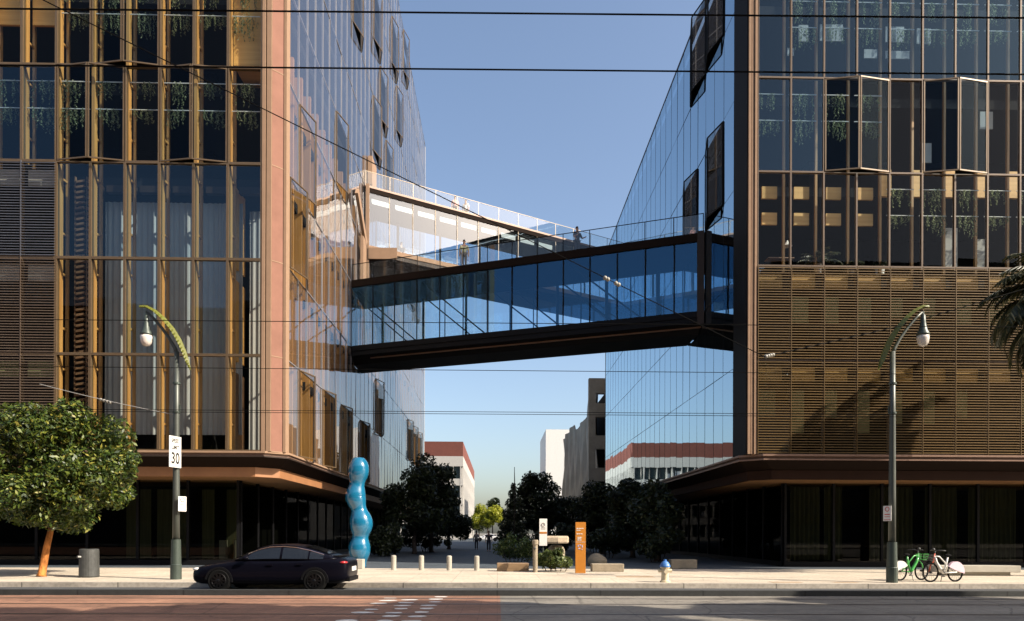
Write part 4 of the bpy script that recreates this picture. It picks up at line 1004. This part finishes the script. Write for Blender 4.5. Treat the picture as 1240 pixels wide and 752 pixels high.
ws = thing('notice_sign', (2.02, 30.6, 0), 'white notice panel on a thin post above the hedge', 'sign')
MB().tube([(2.02, 30.66, 0), (2.02, 30.66, 2.2)], .03, 8).build('post', M['pole_dk'], ws); MB().box(1.85, 2.19, 30.58, 30.61, 1.05, 2.24).build('panel', M['signwhite'], ws)
b = MB(); b.torus((2.02, 30.57, 1.98), .07, .012, 'Y', 16, 6); b.box(1.92, 2.12, 30.572, 30.578, 1.78, 1.8); b.box(1.94, 2.1, 30.572, 30.578, 1.84, 1.86); b.build('lettering', mat('grey_ink', (0.25, 0.22, 0.2), 0.6), ws)
MB().box(1.86, 2.18, 30.572, 30.578, 1.58, 1.66).build('stripe', M['orange'], ws)
for i, (x, y) in enumerate(((-4.46, 29.95), (-3.26, 29.85), (-2.06, 29.75), (-0.88, 29.65))):
    b = MB(); b.lathe([(.11, 0), (.11, .58), (.10, .61), (.06, .63)], 20, (x, y, 0)); o = b.build('bollard', M['concrete'], smooth=False)
    tag(o, ['leftmost of the four pale bollards, nearest the blue sculpture', 'second of the four pale bollards counted from the sculpture', 'third of the four pale bollards counted from the sculpture', 'rightmost of the four pale bollards, nearest the timber bench'][i], 'bollard', 'pale concrete bollards across the alley mouth')
cp = thing('button_post', (1.55, 28.4, 0), 'pale concrete post with push button left of the hedge', 'post')
MB().lathe([(.10, 0), (.10, 1.2), (.085, 1.27)], 16, (1.55, 28.4, 0)).build('post', M['stone'], cp)
MB().lathe([(.13, 1.14), (.13, 1.3), (.1, 1.33)], 16, (1.55, 28.4, 0)).build('cap', M['stone'], cp); MB().ball((1.52, 28.28, .98), .05, 12, 8).build('button', M['can'], cp)

# sculpture
sp = MB(); zs = np.linspace(0.02, 5.0, 110)
lob = [(0.85, .52, .50, .0), (2.02, .56, .52, .05), (3.22, .52, .46, -.14), (4.42, .5, .47, -.04)]
prof = []
for z in zs:
    num = 0; r = 0
    for (c, h, rr, dx) in lob:
        t = 1 - ((z - c) / (h * 1.32)) ** 2
        if t > 0: r = max(r, rr * math.sqrt(t))
    prof.append(r)
prof = np.array(prof); prof = np.maximum(prof, np.where((zs > .6) & (zs < 4.5), .33, 0)); prof[zs < .6] = np.maximum(prof[zs < .6], .28)
k = np.hanning(13); k /= k.sum(); sm = np.convolve(np.pad(prof, 6, mode='edge'), k, 'valid'); tip = zs > 4.55; sm[tip] = prof[tip]
cx = np.interp(zs, [0, .85, 1.5, 2.02, 2.7, 3.22, 3.9, 4.42, 5], [.04, .0, .05, .09, -.04, -.19, -.10, -.04, -.04])
sp.tube([(-6.28 + cx[i], 31.7, zs[i]) for i in range(len(zs))], [max(.01, float(q)) for q in sm], 36)
so_ = sp.build('sculpture', M['sculpt'], smooth=True); tag(so_, 'glossy blue wavy column sculpture of four stacked bulges', 'sculpture')

# hydrant
hy = thing('fire_hydrant', (5.55, 22.85, 0), 'cream fire hydrant with a blue cap on the kerb side of the pavement', 'fire hydrant')
hx, hyy = 5.55, 22.85
MB().lathe([(.17, 0), (.17, .04), (.125, .06), (.12, .45), (.16, .47), (.16, .5)], 20, (hx, hyy, 0)).build('body', M['hydwhite'], hy)
MB().lathe([(.175, .503), (.175, .54), (.15, .6), (.10, .67), (.05, .70), (.045, .75)], 20, (hx, hyy, 0)).build('cap', M['hydblue'], hy)
b = MB(); b.tube([(hx - .22, hyy, .38), (hx - .1, hyy, .38)], .06, 12); b.tube([(hx + .1, hyy, .38), (hx + .22, hyy, .38)], .06, 12); b.tube([(hx, hyy - .22, .36), (hx, hyy - .1, .36)], .08, 12); b.build('outlet', M['hydwhite'], hy)
# litter bin
tc = thing('trash_can', (-14.35, 24.7, 0), 'dark grey round litter bin with a side opening beside the street tree', 'trash can')
cxx, cyy = -14.35, 24.7
MB().lathe([(.30, 0), (.32, .05), (.305, .9), (.30, .98), (.27, 1.0)], 24, (cxx, cyy, 0)).build('body', M['can'], tc)
b = MB(); b.add([(cxx - .12 + .17 * math.cos(t), cyy - .3 + .02 * abs(math.cos(t)), .72 + .075 * math.sin(t)) for t in np.linspace(0, 2 * math.pi, 18)[:-1]], [tuple(range(17))]); b.build('opening', M['ink'], tc)
b = MB(); b.box(cxx - .2, cxx - .1, cyy - .318, cyy - .31, .71, .76); b.build('sticker', M['signwhite'], tc)

# ------------------------------------------------------------------ car
def loft(sections):
    b = MB(); n = len(sections[0]); vs = [p for s in sections for p in s]; fs = []
    for i in range(len(sections) - 1):
        for k in range(n): fs.append((i * n + k, i * n + (k + 1) % n, (i + 1) * n + (k + 1) % n, (i + 1) * n + k))
    fs.append(tuple(range(n))[::-1]); fs.append(tuple(range((len(sections) - 1) * n, len(sections) * n)))
    return b.add(vs, fs)
def car(label, paint, group=None):
    o = thing('parked_car', (0, 0, 0), label, 'car', group)
    def sec(x, hw, zb, zt, cr):
        half = [(hw * .80, zb), (hw * .97, zb + .10), (hw, zb + (zt - zb) * .45), (hw * .975, zt - .10), (hw * .90, zt - .02), (hw * .5, zt + cr)]
        return [(x, -y, z) for y, z in half] + [(x, y, z) for y, z in half[::-1]]
    st = [(-2.33, .55, .34, .60, .0), (-2.27, .74, .24, .68, .01), (-2.1, .84, .19, .74, .02), (-1.7, .90, .18, .82, .025), (-1.2, .92, .18, .90, .03), (-.8, .925, .18, .95, .03), (0, .925, .18, .97, .03), (.8, .925, .18, .98, .03), (1.4, .92, .19, 1.0, .03), (1.85, .90, .2, 1.01, .02), (2.15, .84, .26, 1.0, .01), (2.28, .76, .34, .97, .0), (2.33, .6, .44, .80, .0)]
    body = loft([sec(*s) for s in st]).build('body', paint, o, smooth=True)
    sm_ = body.modifiers.new('ss', 'SUBSURF'); sm_.levels = 1; sm_.render_levels = 2
    def csec(x, zb, zt, hb, ht):
        half = [(hb, zb), (hb * .6 + ht * .4, zb + (zt - zb) * .45), (ht, zt - .04), (ht * .75, zt)]
        return [(x, -y, z) for y, z in half] + [(x, y, z) for y, z in half[::-1]]
    cs = [(-1.02, .93, .96, .80, .74), (-.72, .93, 1.12, .84, .70), (-.35, .93, 1.30, .86, .66), (.0, .93, 1.39, .87, .64), (.45, .93, 1.41, .87, .63), (.9, .93, 1.36, .87, .63), (1.35, .94, 1.24, .85, .64), (1.75, .96, 1.10, .80, .66), (2.0, .97, 1.03, .76, .70)]
    cab = loft([csec(*c) for c in cs]).build('cabin', paint, o, smooth=True)
    for s in (-1, 1):
        g = MB()
        def sw(x, f):
            for i in range(len(cs) - 1):
                if cs[i][0] <= x <= cs[i + 1][0]:
                    t = (x - cs[i][0]) / (cs[i + 1][0] - cs[i][0]); q = [cs[i][j] * (1 - t) + cs[i + 1][j] * t for j in range(5)]
                    z = q[1] + (q[2] - .04 - q[1]) * f
                    hb, ht = q[3], q[4]; y = hb + (hb * .6 + ht * .4 - hb) * (f / .47) if f < .47 else (hb * .6 + ht * .4) + (ht - (hb * .6 + ht * .4)) * (f - .47) / .53
                    return Vector((x, s * (y + .012), z))
        for (xa, xb) in ((-.62, .33), (.40, 1.15), (1.2, 1.6)):
            ns = 6
            for i in range(ns):
                x0 = xa + (xb - xa) * i / ns; x1 = xa + (xb - xa) * (i + 1) / ns
                for f0, f1 in ((.12, .47), (.47, .86)): g.quad(sw(x0, f0), sw(x1, f0), sw(x1, f1), sw(x0, f1))
        g.build('side_window', M['carglass'], o)
        t = MB(); t.tube([sw(x, .93) + Vector((0, s * .006, 0)) for x in (-.62, -.3, 0, .4, .8, 1.2, 1.6)], .012, 6); t.build('window_trim', M['chrome'], o)
        h = MB(); h.bar((-.02, s * .93, .80), (.16, s * .93, .80), .02, .03); h.bar((.85, s * .93, .82), (1.02, s * .93, .82), .02, .03); h.build('handle', paint, o)
        m_ = MB(); m_.ball((-.62, s * .98, 1.0), .1, 10, 7, (1.1, .9, .7)); m_.bar((-.6, s * .84, .95), (-.6, s * .95, .98), .04, .03); m_.build('mirror', paint, o, smooth=True)
        for (x) in (-1.42, 1.38):
            wroot = MB(); wroot.lathe([(.21, -.10), (.30, -.11), (.335, -.08), (.335, .08), (.30, .11), (.21, .10)], 28)
            wroot.v = [Vector((x + v.x, s * .83 + v.z, .335 + v.y)) for v in wroot.v]
            wo = wroot.build('wheel', M['tyre'], o, smooth=False)
            r = MB(); yy = s * .945
            for k in range(10):
                a = 2 * math.pi * k / 10; r.bar((x + .05 * math.cos(a), yy, .335 + .05 * math.sin(a)), (x + .2 * math.cos(a), yy, .335 + .2 * math.sin(a)), .045, .02, up=(0, 1, 0))
            r.torus((x, yy - s * .01, .335), .205, .018, 'Y', 24, 6); r.ball((x, yy, .335), .055, 12, 6, (1, .4, 1)); r.build('rim', M['rim'], wo)
            a_ = MB()
            for k in range(15):
                t0 = math.pi * k / 15 - .12; t1 = math.pi * (k + 1) / 15 - .12 + .03
                a_.bar((x + .375 * math.cos(t0), s * .905, .335 + .375 * math.sin(t0)), (x + .375 * math.cos(t1), s * .905, .335 + .375 * math.sin(t1)), .06, .04, up=(0, 1, 0))
            a_.build('wheel_arch', M['black'], o)
        l = MB(); l.ball((-2.16, s * .68, .66), .1, 12, 8, (1.2, 1.2, .55)); l.build('headlight', M['clearlamp'], o, smooth=True)
        l = MB(); l.ball((2.16, s * .66, .87), .1, 12, 8, (1.35, 1.75, .55)); l.build('taillight', M['redlamp'], o, smooth=True)
    g = MB(); g.quad((-1.04, -.66, .985), (-1.04, .66, .985), (-.36, .56, 1.312), (-.36, -.56, 1.312)); g.build('windscreen', M['carglass'], o)
    g = MB(); g.quad((1.0, -.54, 1.358), (1.0, .54, 1.358), (1.72, .56, 1.13), (1.72, -.56, 1.13)); g.build('rear_window', M['carglass'], o)
    MB().box(2.325, 2.345, -.26, .26, .60, .73).build('number_plate', M['signwhite'], o)
    MB().box(-2.345, -2.30, -.45, .45, .34, .48).build('grille', M['black'], o)
    MB().box(2.20, 2.335, -.6, .6, .30, .42).build('bumper', M['black'], o)
    MB().bar((1.95, -.62, 1.055), (1.95, .62, 1.055), .16, .03).build('spoiler', M['black'], o)
    return o
c1 = car('black fastback sedan parked at the kerb in front of the left block', M['carblack'])
c1.location = (-6.72, 21.38, -.15); c1.rotation_euler = (0, 0, R_(-1.0))
c2 = copy_tree(c1); tag(c2, 'white car parked across the far end of the alley, left one of two', 'car', 'far parked cars beyond the alley')
for ch in c2.children:
    if ch.name.split('.')[0] in ('body', 'cabin', 'mirror', 'handle'):
        ch.data = ch.data.copy(); ch.data.materials[0] = M['carwhite']
c3 = copy_tree(c2); tag(c3, 'white car parked across the far end of the alley, right one of two')
c2.location = (-1.8, 128, 0); c2.rotation_euler = (0, 0, 0); c3.location = (3.6, 132, 0); c3.rotation_euler = (0, 0, R_(180))

# ------------------------------------------------------------------ bicycles
def bicycle(label, frame_m, fender_m, basket_m):
    o = thing('bicycle', (0, 0, 0), label, 'bicycle', 'shared bicycles by the right lamp post')
    for x in (-.52, .52):
        w_ = MB(); w_.torus((x, 0, .33), .31, .028, 'Y', 32, 8); wo = w_.build('wheel', M['tyre'], o, smooth=True)
        s = MB()
        for k in range(14):
            a = 2 * math.pi * k / 14; s.tube([(x, 0, .33), (x + .3 * math.cos(a), 0, .33 + .3 * math.sin(a))], .004, 4)
        s.torus((x, 0, .33), .285, .01, 'Y', 28, 6); s.tube([(x, -.05, .33), (x, .05, .33)], .03, 10); s.build('spokes', M['rim'], wo)
    b = MB(); b.tube([(-.36, 0, .86), (-.28, 0, .66), (-.05, 0, .36), (.02, 0, .30)], [.045, .05, .055, .05], 10); b.tube([(-.38, 0, .88), (-.15, 0, .86), (.08, 0, .66), (.2, 0, .42)], [.02, .022, .022, .02], 8)
    b.tube([(.02, 0, .30), (.14, 0, .62), (.19, 0, .84)], .032, 8); b.tube([(.02, 0, .30), (.52, -.06, .33)], .022, 8); b.tube([(.13, 0, .58), (.52, .06, .33)], .02, 8); b.build('frame', frame_m, o, smooth=True)
    MB().tube([(-.52, .06, .33), (-.47, .06, .56), (-.42, 0, .68), (-.35, 0, .96)], .022, 8).build('fork', M['bikeorange'] if basket_m is M['can'] else frame_m, o, smooth=True)
    b = MB()
    vs = []; k = 20
    for sd in (-.05, .05):
        vs += [(.52 + .36 * math.cos(a), sd, .33 + .36 * math.sin(a)) for a in np.linspace(-.15, 2.6, k)] + [(.48, sd, .40)]
    n = k + 1; b.add(vs, [tuple(range(n)), tuple(range(n, 2 * n))[::-1]] + [(i, (i + 1) % n, n + (i + 1) % n, n + i) for i in range(n)]); b.build('rear_fender', fender_m, o)
    MB().ball((.2, 0, .90), .12, 14, 8, (1.15, .7, .35)).build('saddle', M['tyre'], o, smooth=True)
    b = MB(); b.tube([(-.35, 0, .96), (-.34, 0, 1.05)], .022, 8); b.tube([(-.2, -.3, 1.06), (-.33, -.16, 1.08), (-.35, 0, 1.05), (-.33, .16, 1.08), (-.2, .3, 1.06)], .015, 8); b.ball((-.4, 0, 1.1), .05, 10, 7); b.build('handlebar', M['can'], o, smooth=True)
    b = MB()
    for (za, s) in ((.72, .8), (.82, .9), (.92, 1.0)):
        q = [(-.42, -.15 * s, za), (-.42 - .26 * s, -.15 * s, za), (-.42 - .26 * s, .15 * s, za), (-.42, .15 * s, za)]
        for i in range(4): b.bar(q[i], q[(i + 1) % 4], .012)
    for i in range(6):
        for yy in (-1, 1): b.bar((-.44 - .045 * i * .9, yy * .12, .72), (-.44 - .05 * i, yy * .15, .92), .008)
    b.build('basket', basket_m, o)
    b = MB(); b.torus((.02, 0, .30), .09, .01, 'Y', 20, 6); b.bar((.02, .06, .30), (.12, .06, .18), .02); b.bar((.02, -.06, .30), (-.08, -.06, .42), .02); b.box(.07, .17, .06, .15, .165, .185); b.box(-.13, -.03, -.15, -.06, .415, .435); b.build('pedal_crank', M['can'], o)
    MB().tube([(.05, .06, .28), (.12, .2, .0)], .012, 6).build('kickstand', M['can'], o)
    return o
bk = bicycle('white shared bicycle with pale pink rear fender and orange fork', M['bikewhite'], M['bikepink'], M['can'])
bk.location = (15.1, 23.2, 0); bk.rotation_euler = (0, 0, R_(14))
bk2 = bicycle('green shared bicycle between the lamp post and the white bicycle', M['bikegreen'], M['bikewhite'], M['bikegreen'])
bk2.location = (14.45, 23.95, 0); bk2.rotation_euler = (0, 0, R_(200))

# ------------------------------------------------------------------ people
def skin(verts, edges, radii, m, name, parent, root=0):
    me = bpy.data.meshes.new(name); me.from_pydata(verts, edges, []); t = bpy.data.objects.new(name + '_tmp', me); C.objects.link(t)
    md = t.modifiers.new('s', 'SKIN'); ss = t.modifiers.new('u', 'SUBSURF'); ss.levels = 2
    for i, r in enumerate(radii): me.skin_vertices[0].data[i].radius = (r, r)
    me.skin_vertices[0].data[root].use_root = True
    bpy.context.view_layer.update(); out = bpy.data.meshes.new_from_object(t.evaluated_get(bpy.context.evaluated_depsgraph_get()))
    bpy.data.objects.remove(t); out.materials.clear(); out.materials.append(m)
    out.polygons.foreach_set('use_smooth', [True] * len(out.polygons)); return inst(out, name, parent)
def person(label, loc, rot, top, bottom, stride=0.0, lean=False, sc=1.0, group=None):
    o = thing('person', (0, 0, 0), label, 'person', group); s = stride
    V = [(0, 0, .95), (0, 0, 1.15), (0, 0, 1.38), (0, 0, 1.50), (0, -.01, 1.60), (0, -.015, 1.70)]; E = [(0, 1), (1, 2), (2, 3), (3, 4), (4, 5)]; Rr = [.13, .12, .15, .055, .085, .085]
    arms = []
    for sd in (-1, 1):
        k = len(V); f = -sd * s * .6
        hand = (sd * .30, -.42, 1.08) if lean else (sd * .27, -.05 + f * .5 - .05, .80); elb = (sd * .29, -.08, 1.12) if lean else (sd * .27, .02 + f * .2, 1.10)
        V += [(sd * .19, 0, 1.40), elb, hand, (hand[0], hand[1] - .02 - (.06 if lean else 0), hand[2] - (.0 if lean else .09))]; E += [(2, k), (k, k + 1), (k + 1, k + 2), (k + 2, k + 3)]; Rr += [.06, .045, .034, .03]
        arms.append(k)
    for sd in (-1, 1):
        k = len(V); f = sd * s
        V += [(sd * .09, 0, .88), (sd * .10, -f * .5 - .02, .50), (sd * .10, -f + (.04 if f < 0 else 0), .09), (sd * .11, -f - .15, .035)]; E += [(0, k), (k, k + 1), (k + 1, k + 2), (k + 2, k + 3)]; Rr += [.085, .06, .042, .036]
    skin(V, E, Rr, M['skin'], 'body', o)
    skin([V[1], V[0], V[2], V[6], V[7], V[10], V[11]], [(0, 1), (0, 2), (2, 3), (3, 4), (2, 5), (5, 6)], [.145, .15, .17, .08, .06, .08, .06], top, 'shirt', o)
    L = [V[0], V[14], V[15], V[16], V[18], V[19], V[20]]; skin(L, [(0, 1), (1, 2), (2, 3), (0, 4), (4, 5), (5, 6)], [.15, .10, .075, .062, .10, .075, .062], bottom, 'trousers', o)
    b = MB(); b.ball((0, .015, 1.70), .098, 14, 9, (.92, 1.05, 1.05)); b.v = [v if not (v.y < -.02 and v.z < 1.72) else Vector((v.x * .6, v.y + .06, v.z + .03)) for v in b.v]; b.build('hair', M['hair'], o, smooth=True)
    b = MB()
    for sd in (-1, 1): b.ball((sd * .11, -sd * s - .07, .035), .05, 10, 6, (1, 2.4, .8))
    b.build('shoes', M['cl_dark'], o)
    b = MB(); b.ball((0, -.105, 1.655), .016, 8, 6, (1, 1.3, 1.5))
    for sd in (-1, 1): b.ball((sd * .033, -.092, 1.69), .011, 8, 6)
    b.build('face', M['skin'], o)
    o.location = loc; o.rotation_euler = (0, 0, rot); o.scale = (sc,) * 3
    return o
def onB(x, yoff): v = tfB(Vector((x, yoff, 0))); return (v.x, v.y)
def onA(x, yoff): v = tfA(Vector((x, yoff, 0))); return (v.x, v.y)
zB1 = Z0 + 5 * FH; zA1 = Z0 + 3 * FH
x, y = onB(-3.4, 1.6); person('person in a pink top standing on the upper bridge roof', (x, y, zB1), .2, M['cl_pink'], M['cl_dark'])
x, y = onB(-2.6, 1.7); person('person in white on the upper bridge roof, right of the one in pink', (x, y, zB1), -.4, M['cl_white'], M['cl_grey'])
x, y = onA(4.6, 1.0); person('person in dark clothes on the lower bridge terrace near its right part', (x, y, zA1), .5, M['cl_dark'], M['cl_dark'], lean=True)
x, y = onA(-2.1, .5); person('person in a pale yellow top on the lower bridge terrace', (x, y, zA1), 0, M['cl_yel'], M['cl_grey'])
x, y = onB(-7.4, 2.6); person('dark figure inside the upper bridge near its left end', (x, y, Z0 + 4 * FH), .8, M['cl_dark'], M['cl_dark'])
person('person walking down the shaded alley, right one of the two', (-0.75, 60, 0), 0, M['cl_dark'], M['cl_dark'], stride=.22)
person('person walking down the shaded alley, left one of the two', (-2.0, 66, 0), math.pi, M['cl_grey'], M['cl_dark'], stride=.2)

# ------------------------------------------------------------------ overhead wires
def wire(pts, r, label, m=None, sag=0.0, n=16):
    P = []
    for i in range(len(pts) - 1):
        a, c = Vector(pts[i]), Vector(pts[i + 1])
        for k in range(n + (1 if i == len(pts) - 2 else 0)):
            t = k / n; P.append(a.lerp(c, t) + Vector((0, 0, -sag * 4 * t * (1 - t))))
    tag(MB().tube(P, r, 6).build('overhead_wire', m or M['wire']), label, 'wire', 'overhead tram and span wires')
wire([(-10.65, 9.00, 8.25), (11.22, 9.00, 8.47)], 0.0115, 'thick black wire crossing near the top of the frame', None)
wire([(-11.12, 9.40, 7.80), (11.73, 9.40, 7.99)], 0.0115, 'thick black wire below the topmost one', None)
wire([(-20.09, 17.00, 6.71), (21.23, 17.00, 6.80)], 0.0090, 'thin black wire crossing below the dark footbridge windows', None)
wire([(-20.55, 17.40, 5.69), (21.73, 17.40, 5.68)], 0.0080, 'thin black wire crossing just under the dark footbridge', None)
wire([(-21.02, 17.80, 4.70), (22.24, 17.80, 4.73)], 0.0070, 'upper strand of the thin double wire low across the frame', None)
wire([(-21.14, 17.90, 4.67), (22.36, 17.90, 4.68)], 0.0070, 'lower strand of the thin double wire low across the frame', None)
wire([(-11.02, 13.00, 12.68), (7.36, 19.00, 6.50)], .0125, 'diagonal span wire descending from upper left across both bridges')
wire([(7.36, 19.00, 6.50), (13.26, 22.85, 8.52), (20.20, 24.30, 10.81)], .014, 'span wire rising from the wire joint past the right street lamp to the palm')
wire([(-15.96, 24.50, 6.74), (-10.81, 23.70, 5.55)], .011, 'pale span wire tied to the left street lamp above the tree', M['wire_lt'], 0.05)
def insul(a, c, n, label):
    a, c = Vector(a), Vector(c); o = thing('insulator', a, label, 'insulator', 'insulators on the span wires'); b = MB()
    for i in range(n): b.ball(a.lerp(c, (i + .5) / n), .055, 10, 7)
    b.build('disc', M['insul'], o, smooth=True); MB().tube([a, c], .022, 8).build('rod', M['wire'], o)
insul((2.66, 17.47, 8.08), (2.81, 17.52, 8.03), 2, 'pale insulator on the diagonal span wire before the dark footbridge, left one')
insul((2.95, 17.56, 7.98), (3.10, 17.61, 7.93), 2, 'pale insulator on the diagonal span wire before the dark footbridge, right one')
insul((7.36, 19.00, 6.50), (7.71, 19.23, 6.62), 4, 'dark insulator at the joint of the span wires by the right corner')
insul((-13.74, 24.20, 6.17), (-13.24, 24.10, 6.02), 4, 'pale insulator chain on the span wire of the left lamp')
